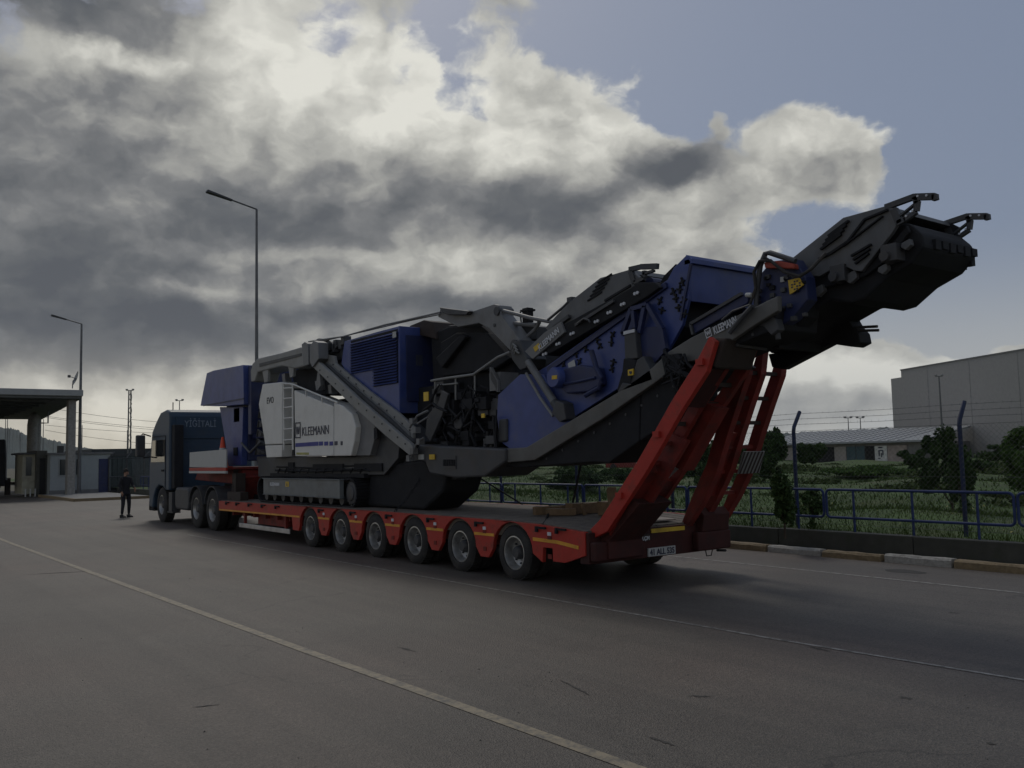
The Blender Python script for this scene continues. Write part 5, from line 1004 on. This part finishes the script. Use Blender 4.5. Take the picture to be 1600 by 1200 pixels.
for (u, v) in ((933, 530), (937, 540), (957, 523), (955, 535), (958, 565), (956, 576), (900, 553), (915, 545), (1031, 470), (1034, 484), (1052, 456), (1056, 466), (1066, 440), (1062, 452), (905, 565), (1068, 470), (1012, 480), (1070, 490), (880, 570), (870, 590), (1060, 480)):
    p = at(u, v, 0, 8.085)
    q = MB(); r_a = g_.uniform(0, 3); k = .055; c_, s_ = math.cos(r_a)*k, math.sin(r_a)*k
    q.bar((8.088, p.y-c_, p.z-s_), (8.088, p.y+c_, p.z+s_), .022, .02); q.bar((8.088, p.y-s_*.7, p.z+c_*.7), (8.088, p.y+s_, p.z-c_), .02, .018); build(q, 'bolt_cluster', 'black', su)
# vibrator motor and gusset on the screen side
q = MB(); p = at(866, 590, 0, 7.9); q.lathe([(0, 0), (0, .13), (.03, .15), (.22, .15)], p.y, p.z, 7.87, 20); mo_ = build(q, 'vibrator_motor', 'blue', su, smooth=True); q = MB(); q.pris([(862, 587), (870, 586), (870, 592), (862, 593)], 7.862, 7.869); build(q, 'warning_label', 'yellow', mo_)
q = MB(); q.pris([(872, 578), (905, 570), (935, 575), (940, 600), (920, 612), (885, 615), (875, 605)], 7.98, 8.09); build(q, 'motor_mount', 'dblue', su, bevel=.02)
q = MB(); q.tube([ptx(924, 548, 8.0), ptx(932, 575, 8.0), ptx(940, 590, 8.0), ptx(936, 606, 8.0), ptx(915, 618, 8.0)], .035, 8); q.tube([ptx(880, 600, 7.97), ptx(905, 596, 7.97), ptx(930, 590, 7.97)], .02, 6); build(q, 'conduit', 'dblue', su)
q = MB(); q.pris([(887, 568), (897, 562), (899, 572), (889, 577)], 8.075, 8.085); build(q, 'label', 'plate', su)
q = MB()
for (a, b) in (((987, 483), (973, 522)), ((1008, 478), (1000, 520)), ((987, 483), (1012, 476)), ((1012, 476), (1035, 515)), ((990, 486), (997, 560)), ((973, 522), (995, 515)), ((1035, 515), (1040, 545))): q.bar(ptx(*a, 8.02), ptx(*b, 8.02), .06, .055)
q.pris([(975, 520), (1000, 512), (1030, 510), (1042, 545), (1020, 570), (995, 565), (980, 560)], 8.04, 8.09); build(q, 'suspension_gusset', 'dblue', su)
P('spring_tower', 'black', [(974, 560), (992, 562), (994, 570), (986, 600), (966, 620), (964, 608), (972, 580)], 7.92, 8.1)
P('tower_plate', 'dgrey', [(975, 520), (992, 516), (996, 560), (976, 562)], 7.95, 8.05); q = MB(); q.pris([(974, 518), (991, 514), (991, 519), (974, 523)], 7.935, 7.949); build(q, 'tag_plate', 'ltext', su)
P('tower_foot', 'dgrey', [(995, 562), (1005, 556), (1015, 575), (1020, 594), (964, 614), (972, 598), (985, 600)], 7.9, 8.1)
q = MB(); q.pris([(981, 578), (989, 576), (989, 586), (981, 587)], 7.88, 7.899); yl = build(q, 'lifting_point_sign', 'yellow', su); q = MB(); q.tube([ptx(986, 588, 7.88), ptx(985, 600, 7.88)], .012, 6); build(q, 'padlock', 'black', su)
q = MB(); q.pris([(983, 580), (987, 580), (987, 583), (985, 585), (983, 583)], 7.875, 7.879); build(q, 'symbol', 'dtext', yl)
# lower left of screen: hopper skirt
P('screen_skirt', 'blue', [(778, 617), (812, 585), (850, 585), (866, 628), (884, 655), (905, 664), (826, 700), (797, 702), (781, 690), (776, 650)], 8.02, 8.09)
# oversize return conveyor above screen
rc = P('return_conveyor', 'black', [(826, 552), (838, 556), (860, 552), (1010, 464), (1031, 449), (1022, 441), (996, 441), (985, 450), (850, 524)], 8.0, 8.12)
q = MB(); yz = S([(826, 552), (838, 556), (1010, 464), (1040, 446), (1022, 441), (985, 447), (850, 524)], 8.0); q.prism([(y+.03, z+.02) for y, z in yz], 8.121, 9.3); build(q, 'belt_bed', 'black', rc)
hd_ = P('hood', 'hoodg', [(852, 512), (870, 492), (892, 470), (938, 434), (960, 428), (984, 421), (1003, 438), (990, 449), (930, 484), (860, 522)], 8.06, 8.14, bevel=.006)
yz = S([(870, 492), (892, 470), (938, 434), (984, 421), (990, 428), (940, 441), (876, 496)], 8.06); q = MB(); q.prism(yz, 8.141, 9.2); build(q, 'hood_top', 'hoodg', hd_, bevel=.006)
q = MB()
for i in range(5):
    a0, b0 = (905+i*9, 478-i*3), (940+i*9, 452-i*3); q.bar(ptx(918+i*4, 470-i*7, 8.05), ptx(940+i*4, 456-i*7, 8.05), .015, .022)
q.bar(ptx(945, 470, 8.05), ptx(985, 446, 8.05), .02, .03); build(q, 'louvre', 'black', hd_)
q = MB(); q.pris([(820, 549), (850, 520), (876, 503), (882, 519), (856, 541), (832, 561)], 7.96, 8.0); lp = build(q, 'label_plate', 'grey', rc, bevel=.004)
a, b = at(843, 548, 0, 7.95), at(874, 519, 0, 7.95); xd = (0, b.y-a.y, b.z-a.z); text('KLEEMANN', 'lettering', 'ltext', lp, tuple(a), xd, Vector((1, 0, 0)).cross(Vector(xd).normalized())*-1 if False else Vector(xd).normalized().cross(Vector((1, 0, 0))), .12, .004, Vector(xd).length, bold=.002)
q = MB(); q.pris([(833, 543), (841, 536), (845, 541), (836, 550)], 7.952, 7.959); build(q, 'warning_label', 'yellow', lp)
q = MB()
for (u, v) in ((849, 554), (870, 538), (892, 522), (930, 503), (950, 489), (971, 476), (992, 459)): 
    for k in (0, 4): p = at(u+k, v-k*.4, 0, 7.99); q.lathe([(0, 0), (0, .022), (.02, .022)], p.y, p.z, 7.98, 8)
build(q, 'roller_end', 'ltext', rc)
def tip_bracket(parent, pts_fn, x, m='dgrey'):
    q = MB(); f = lambda l: [(x, *pts_fn(p)) for p in l]
    def bar(a, b, h): q.bar((x, *pts_fn(a)), (x, *pts_fn(b)), .05, h)
    return q, bar
# brackets at the return conveyor tip
q = MB(); K = 8.06
def B(q, a, b, h, X): q.bar(ptx(*a, X), ptx(*b, X), .05, h)
B(q, (984, 421), (1002, 417), .06, K); B(q, (1002, 417), (1028, 416), .07, K); B(q, (1022, 423), (1006, 428), .03, K); B(q, (1007, 423), (1007, 434), .05, K); B(q, (1007, 434), (992, 442), .05, K); B(q, (986, 424), (992, 442), .07, K)
build(q, 'tip_bracket', 'dgrey', rc)
q = MB(); q.tube([ptx(856, 500, 8.1), ptx(880, 480, 8.1), ptx(891, 469, 8.1)], .02, 6); q.tube([ptx(903, 505, 7.95), ptx(912, 498, 7.95), ptx(920, 500, 7.95), ptx(922, 504, 7.95)], .015, 6); p = at(891, 470, 0, 8.1); q.box(8.08, 8.2, p.y-.05, p.y+.05, p.z-.02, p.z+.05)
B(q, (866, 512), (890, 494), .05, 8.03); B(q, (900, 508), (960, 470), .04, 7.99); build(q, 'cable_tray', 'dgrey', rc)
# drum on the conveyor
q = MB(); p = at(1018, 446, 0, 8.2); q.lathe([(0, 0), (0, .10), (1.0, .10), (1.0, 0)], p.y, p.z, 8.15, 18); build(q, 'head_drum', 'dblue', rc, smooth=True)
# main discharge conveyor
web = [(789, 701), (822, 699), (965, 613), (1019, 574), (1045, 549), (1080, 527), (1130, 503), (1180, 479), (1215, 462), (1215, 486), (1180, 507), (1100, 561), (1066, 567), (1020, 600), (940, 655), (835, 719), (789, 723)]
mc = P('discharge_conveyor', mat('conveyor_web_grey', (.105, .105, .10), .55, dirt=DIRT, damt=.4), web, 7.90, 7.98)
yz = S(web, 7.90); q = MB(); q.prism(S([p for p in web if p[0] < 1070], 7.90), 9.21, 9.27); build(q, 'side_web', 'dgrey', mc)
und = S([(790, 712), (835, 700), (965, 622), (1002, 595), (1000, 690), (952, 724), (931, 722), (820, 730), (786, 729)], 8.0); q = MB(); q.prism(und, 7.985, 9.2); q.prism(S([(1003, 594), (1055, 552), (1058, 618), (1030, 672), (1001, 689)], 8.0), 7.985, 8.75); q.prism(S([(1056, 552), (1190, 490), (1215, 478), (1212, 515), (1120, 552), (1057, 600)], 8.0), 7.985, 8.75); build(q, 'trough', 'black', mc, bevel=.02)
q = MB()
for t in np.linspace(.04, .96, 14): u, v = 840+(1190-840)*t, 712+(500-712)*t+8*math.sin(t*3); p = at(u, v+12, 0, 7.98); q.tube([(7.975, p.y, p.z), (8.5, p.y, p.z-.02)], .018, 8)
build(q, 'idler_roller', 'dgrey', mc)
a, b = at(1104, 529, 0, 7.88), at(1152, 505, 0, 7.88); xd = Vector((0, b.y-a.y, b.z-a.z)); a1 = a+xd*.27; text('KLEEMANN', 'lettering', 'ltext', mc, tuple(a1), xd, xd.normalized().cross(Vector((1, 0, 0))), .13, .004, xd.length*.73, bold=.001)
logo(mc, a, .085, tuple(xd.normalized()), tuple(xd.normalized().cross(Vector((1, 0, 0)))), 'ltext')
P('belt_cover', 'dblue', [(1079, 506), (1150, 465), (1162, 459), (1170, 464), (1168, 474), (1084, 522)], 8.0, 8.06); q = MB(); B(q, (1080, 506), (1160, 459), .035, 7.99); B(q, (1080, 506), (1084, 523), .03, 7.99); build(q, 'cover_frame', 'dgrey', mc)
q = MB(); a, b = at(1166, 461, 0, 7.98), at(1174, 461, 0, 7.98); q.tube([a, b], .025, 8); build(q, 'reflector', 'plate', mc)
q = MB()
for i in range(16): u, v = 1050+random.uniform(-15, 20), 560+random.uniform(-12, 25); p = at(u, v, 0, 7.85); q.tube([p, p+Vector((-.02, random.uniform(-.15, .1), random.uniform(-.2, -.05))), p+Vector((0, random.uniform(-.3, .1), random.uniform(-.3, -.1)))], .018, 6)
q.pris([(1033, 556), (1060, 552), (1064, 582), (1040, 590)], 7.84, 7.9); build(q, 'hydraulic_hoses', 'black', mc)
# conveyor head (upper, rear)
cprof = [(7.0, 3.2), (6.0, 3.74), (5.4, 4.0), (4.95, 4.02), (4.62, 3.97), (4.50, 3.84), (4.48, 3.70), (4.62, 3.56), (4.9, 3.45), (5.15, 3.28), (5.3, 3.26), (5.55, 3.33), (5.95, 3.18), (6.3, 2.99), (6.9, 3.02)]
q = MB(); q.prism(cprof, 8.5, 9.56); hb = build(q, 'conveyor_head', 'black', cr, bevel=.03)
q = MB(); q.lathe([(0, 0), (0, .17), (1.0, .17), (1.0, 0)], 4.72, 3.80, 8.54, 24); build(q, 'head_drum', 'black', hb, smooth=True)
q = MB(); 
for k in range(7): y = 4.50+k*.09; q.box(9.5, 9.58, y, y+.07, 3.63-.035*k+.01*(k % 3), 3.80-.03*k)
build(q, 'scraper', 'black', hb)
nh = P('hood', 'hoodg', [(1239, 402), (1317, 340), (1386, 321), (1402, 329), (1404, 347), (1392, 366), (1346, 424), (1335, 423), (1313, 413), (1280, 432), (1256, 430)], 8.38, 8.44, bevel=.008)
yz = S([(1239, 402), (1317, 340), (1386, 321), (1390, 328), (1320, 347), (1245, 408)], 8.38); q = MB(); q.prism(yz, 8.441, 9.60); build(q, 'hood_top', 'hoodg', nh, bevel=.006)
q = MB(); yz = S([(1239, 402), (1317, 340), (1386, 321), (1402, 329), (1400, 360), (1346, 405), (1280, 432), (1256, 430)], 8.38); q.prism(yz, 9.60, 9.65); build(q, 'far_side', 'black', nh)
q = MB(); B(q, (1352, 343), (1388, 328), .02, 8.37); B(q, (1325, 378), (1352, 343), .02, 8.37); B(q, (1300, 395), (1325, 378), .025, 8.37); B(q, (1280, 405), (1300, 395), .025, 8.37); B(q, (1318, 385), (1380, 338), .012, 8.37)
for i in range(4): B(q, (1283+i*4, 390-i*7), (1315+i*4, 366-i*7), .022, 8.37)
for i in range(3): B(q, (1331+i*3, 402+i*6-2), (1362-i*2, 384+i*7-2), .02, 8.37)
build(q, 'louvre', 'black', nh)
for (u, v) in ((1300, 432), (1380, 400)): q = MB(); p = at(u, v, 0, 8.3); q.lathe([(0, 0), (0, .05), (.15, .07)], p.y, p.z, 8.3, 12); q.box(8.34, 8.5, p.y-.12, p.y+.05, p.z-.05, p.z+.12); build(q, 'bearing_housing', 'dgrey', hb, smooth=True)
P('side_channel', 'black', [(1262, 438), (1313, 418), (1346, 426), (1400, 372), (1416, 352), (1420, 362), (1395, 400), (1350, 432), (1300, 446), (1262, 458)], 8.44, 8.5, hb)
def tipb(X, T, parent):
    q = MB(); 
    def b(a, c, h): B(q, T(a), T(c), h, X)
    b((1384, 324), (1430, 307), .055); b((1430, 308), (1461, 307), .065); b((1461, 304), (1462, 313), .05); b((1434, 314), (1432, 330), .045); b((1432, 331), (1414, 344), .04); b((1403, 349), (1416, 342), .05)
    b((1397, 327), (1406, 349), .07); b((1408, 337), (1430, 319), .018); b((1430, 308), (1433, 318), .05); build(q, 'tip_bracket', 'dgrey', parent)
    q = MB()
    for (u, v) in ((1436, 307), (1450, 306), (1428, 330), (1418, 338)): p = at(*T((u, v)), 0, X); q.lathe([(0, 0), (0, .012), (.01, .012)], p.y, p.z, X-.035, 6)
    build(q, 'bolt', 'ltext', parent)
tipb(8.40, lambda p: p, hb)
def far_T(p):
    w_ = at(p[0], p[1], 0, 8.40); 
    d = Vector((9.62, w_.y+.08, w_.z+.0))-Vector((0, 0, CH)); z_ = d.dot(FW); return (800+F_PX*d.dot(RT)/z_, 600-F_PX*d.dot(UP)/z_)
tipb(9.62, far_T, hb)
# rear lower carrier: fork and strut
for (u, v, a_) in ((1270, 452, 9), (1320, 430, 10), (1372, 418, 8), (1408, 380, 8)):
    q = MB(); q.pris([(u, v), (u+a_*1.6, v-a_*.9), (u+a_*1.9, v+a_*.3), (u+a_*.8, v+a_*1.3), (u-1, v+a_*.8)], 8.40, 8.47); build(q, 'idler_bracket', 'hoodg', hb, bevel=.006)
for k in range(6):
    p = Vector((8.7+k*.15, 4.49, 3.84)); q = MB(); q.box(p.x, p.x+.11, 4.46, 4.50, 3.70+.02*(k % 2), 3.80); build(q, 'scraper_blade', 'black', hb)
lc = P('tail_frame', 'black', [(1180, 500), (1250, 470), (1322, 482), (1326, 500), (1331, 509), (1341, 520), (1344, 535), (1331, 542), (1297, 537), (1285, 533), (1256, 530), (1243, 530), (1228, 546), (1205, 552), (1192, 540)], 9.35, 9.6)
P('tail_strut', 'black', [(1298, 526), (1298, 537), (1222, 577), (1206, 574), (1200, 553), (1228, 550), (1256, 537)], 9.40, 9.55)
P('tail_frame_near', 'black', [(1165, 495), (1215, 470), (1262, 470), (1258, 495), (1232, 522), (1196, 535), (1172, 530)], 8.35, 8.6)
q = MB(); q.tube([ptx(1332, 512, 9.4), ptx(1371, 510, 9.4)], .018, 6); q.tube([ptx(1332, 517, 9.4), ptx(1373, 516, 9.4)], .018, 6); build(q, 'fork_prong', 'dgrey', lc)
q = MB(); q.box(8.6, 9.4, 6.3, 6.4, 2.9, 3.0); build(q, 'cross_member', 'black', lc)
q = MB(); c = at(1367, 459, 0, 9.2); q.tube([c+Vector((0, .07*math.cos(t), .06*math.sin(t))) for t in [k*math.pi/6 for k in range(13)]], .012, 6); build(q, 'hose_loop', 'black', hb)
# pivot area: brackets, hose hoop, red ram, signs
P('pivot_bracket', 'dblue', [(1176, 488), (1188, 428), (1205, 408), (1240, 404), (1258, 432), (1262, 468), (1235, 500), (1214, 512), (1190, 510)], 8.12, 8.3)
P('pivot_plate', 'dgrey', [(1180, 497), (1196, 488), (1212, 498), (1216, 515), (1205, 524), (1192, 510), (1178, 508)], 7.98, 8.1)
q = MB(); q.tube([ptx(1181, 490, 8.05), ptx(1183, 450, 8.05), ptx(1188, 415, 8.05), ptx(1196, 396, 8.05), ptx(1203, 395, 8.05), ptx(1243, 408, 8.05)], .03, 10); build(q, 'hoop_guard', 'dgrey', cr, smooth=True)
q = MB(); q.tube([ptx(1172, 475, 8.0), ptx(1181, 450, 8.0), ptx(1178, 425, 8.0), ptx(1187, 408, 8.0), ptx(1204, 407, 8.0), ptx(1225, 425, 8.0), ptx(1250, 432, 8.0), ptx(1268, 420, 8.0), ptx(1290, 396, 8.1)], .018, 8)
q.tube([ptx(1195, 402, 8.0), ptx(1210, 412, 8.0), ptx(1240, 434, 8.0), ptx(1262, 424, 8.0)], .014, 8); build(q, 'hydraulic_hose', 'rubber', cr, smooth=True)
P('red_ram', mat('faded_red_paint', (.30, .05, .03), .6), [(1193, 410), (1215, 407), (1240, 412), (1241, 420), (1215, 419), (1195, 419)], 8.02, 8.11)
q = MB(); q.pris([(1231, 438), (1248, 434), (1255, 445), (1242, 455), (1234, 460)], 8.08, 8.10); ys_ = build(q, 'warning_sign', 'yellow', cr)
q = MB()
for i in range(4):
    for j in range(4):
        if (i+j) % 3: q.pris([(1236+i*4, 440+j*4-i), (1238.5+i*4, 439.6+j*4-i), (1238.5+i*4, 442+j*4-i), (1236+i*4, 442.4+j*4-i)], 8.075, 8.079)
build(q, 'symbol', 'dtext', ys_)
for (u, v) in ((1188, 498), (1222, 437)): q = MB(); q.pris([(u-3, v-4), (u+3, v-5), (u+3, v+3), (u-3, v+4)], 7.97, 7.979) if u < 1200 else q.pris([(u-3, v-4), (u+3, v-5), (u+3, v+3), (u-3, v+4)], 8.10, 8.119); build(q, 'label', 'plate', cr)
q = MB()
for i in range(22): u, v = random.uniform(1180, 1262), random.uniform(425, 500); p = at(u, v, 0, 8.09); s = random.uniform(.012, .035); f_ = MB(); f_.box(8.085, 8.13, p.y-s, p.y+s, p.z-s, p.z+s*.7); build(f_, 'fitting', 'black' if i % 2 else 'dgrey', cr, bevel=.004)
q.tube([ptx(1200, 470, 8.06), ptx(1212, 500, 8.06), ptx(1216, 530, 8.06)], .03, 8); q.tube([ptx(1140, 520, 7.85), ptx(1156, 500, 7.85), ptx(1176, 478, 7.85)], .03, 8)
q.tube([ptx(1128, 500, 7.87), ptx(1145, 486, 7.87), ptx(1172, 476, 7.87)], .012, 6); build(q, 'pivot_fitting', 'dgrey', cr)

# ------------------------------------------------------------------ person standing near the cab
def person(px, py):
    joints = {}; V = []; E = []; RD = []
    def v(x, y, z, r): V.append((x, y, z)); RD.append(r); return len(V)-1
    def e(a, b): E.append((a, b))
    pel = v(0, 0, .94, .15); wa = v(0, .01, 1.08, .135); ch_ = v(0, .0, 1.27, .165); nk = v(0, .0, 1.43, .075); hd1 = v(0, -.01, 1.53, .075); hd2 = v(0, -.015, 1.60, .092); hd3 = v(0, -.01, 1.67, .08)
    for a, b in ((pel, wa), (wa, ch_), (ch_, nk), (nk, hd1), (hd1, hd2), (hd2, hd3)): e(a, b)
    for s, fx_, ey, hz_ in ((-1, -.02, -.05, .98), (1, .05, -.22, 1.12)):
        sh = v(s*.18, 0, 1.38, .07); el_ = v(s*.25, ey*.4+.03, 1.12, .05); wr = v(s*.24+(-.07 if s > 0 else 0), ey-.06, hz_-.08+.0, .036); e(ch_, sh); e(sh, el_); e(el_, wr)
        hp = v(s*.10, 0, .86, .10); kn = v(s*.12, -.03, .50, .072); an = v(s*.13+fx_*.3, .02, .10, .048); e(pel, hp); e(hp, kn); e(kn, an)
    me = bpy.data.meshes.new('body'); me.from_pydata(V, E, []); ob = bpy.data.objects.new('person', me); COL.objects.link(ob)
    sk = ob.modifiers.new('skin', 'SKIN'); 
    if not me.skin_vertices: 
        bm = bmesh.new(); bm.from_mesh(me); bm.verts.layers.skin.verify(); bm.to_mesh(me); bm.free()
    for i, r in enumerate(RD): me.skin_vertices[0].data[i].radius = (r, r*(.72 if i in (0, 1, 2) else 1)); 
    me.skin_vertices[0].data[0].use_root = True
    sub = ob.modifiers.new('sub', 'SUBSURF'); sub.levels = 2; sub.render_levels = 2
    bpy.context.view_layer.update(); ev = ob.evaluated_get(bpy.context.evaluated_depsgraph_get()); m2 = bpy.data.meshes.new_from_object(ev); bpy.data.objects.remove(ob)
    m2.name = 'person'
    for k in ('skin', 'cloth', 'cloth2'): m2.materials.append(M[k])
    for p in m2.polygons:
        c = p.center; p.use_smooth = True
        p.material_index = 0 if c.z > 1.46 else (1 if c.z > .93 or abs(c.x) > .19 and c.z > .8 else 2)
    o = bpy.data.objects.new('person', m2); COL.objects.link(o); o.location = (px, py, 0); o.rotation_euler.z = R(20); o.scale = (.90, .90, .92); ORG[o.name] = Vector((0, 0, 0))
    tag(o, 'person in dark jacket and trousers standing in front of the truck', 'person')
    q = MB()
    for s in (-1, 1):
        q.add([(s*.14+a*.045, b_, c_) for a in (-1, 1) for b_, c_ in ((.08, 0), (.09, .09), (.0, .11), (-.10, .07), (-.19, .045), (-.20, 0))], [(0,1,2,3,4,5), (11,10,9,8,7,6)]+[(i, (i+1) % 6, (i+1) % 6+6, i+6) for i in range(6)])
    sh = build(q, 'shoes', 'black', bevel=.01); sh.parent = o
    q = MB(); vs = []; 
    for f in np.linspace(-.2, 1.57, 7):
        for t in [k*math.pi/8 for k in range(16)]: vs.append((.098*math.cos(t)*math.cos(f), -.0+.105*math.sin(t)*math.cos(f)+(.012), 1.62+.125*math.sin(f)+(-.05 if math.sin(t) > .3 and f < .3 else 0)))
    q.add(vs, [(r*16+k, r*16+(k+1) % 16, (r+1)*16+(k+1) % 16, (r+1)*16+k) for r in range(6) for k in range(16)]); h = build(q, 'hair', 'hair', smooth=True); h.parent = o
    # simple five-fingered hands
    for s, hx, hy, hz_ in ((-1, -.24, -.12, .88), (1, .17, -.29, 1.02)):
        q = MB(); q.bar((hx, hy+.02, hz_+.03), (hx, hy-.03, hz_-.05), .03, .075)
        for k, L_ in enumerate((.065, .075, .07, .055)): yk = hy-.045+.02*k; q.tube([(hx, yk, hz_-.05), (hx-.004*s, yk-.008, hz_-.05-L_*.6), (hx-.015*s, yk-.006, hz_-.05-L_)], .009, 6, .007)
        q.tube([(hx, hy-.045, hz_-.0), (hx-.01*s, hy-.075, hz_-.03), (hx-.015*s, hy-.08, hz_-.06)], .010, 6, .008); hh_ = build(q, 'hand', 'skin', smooth=True); hh_.parent = o
    q = MB(); q.tube([(0, -.09, 1.60), (0, -.115, 1.575), (0, -.09, 1.565)], .013, 6); nn_ = build(q, 'nose', 'skin', smooth=True); nn_.parent = o
person(7.55, 31.3)

# ------------------------------------------------------------------ air
hm = bpy.data.materials.new('haze'); hm.use_nodes = True; t = hm.node_tree; t.nodes.clear()
pv = t.nodes.new('ShaderNodeVolumePrincipled'); pv.inputs['Density'].default_value = .00007; pv.inputs['Color'].default_value = (.80, .86, .93, 1); mo = t.nodes.new('ShaderNodeOutputMaterial')
t.links.new(pv.outputs[0], mo.inputs['Volume']); M['haze'] = hm
tag(build(MB().box(-1520, 2420, -220, 2220, -1.6, 190), 'haze', 'haze'), None, None, kind='stuff')
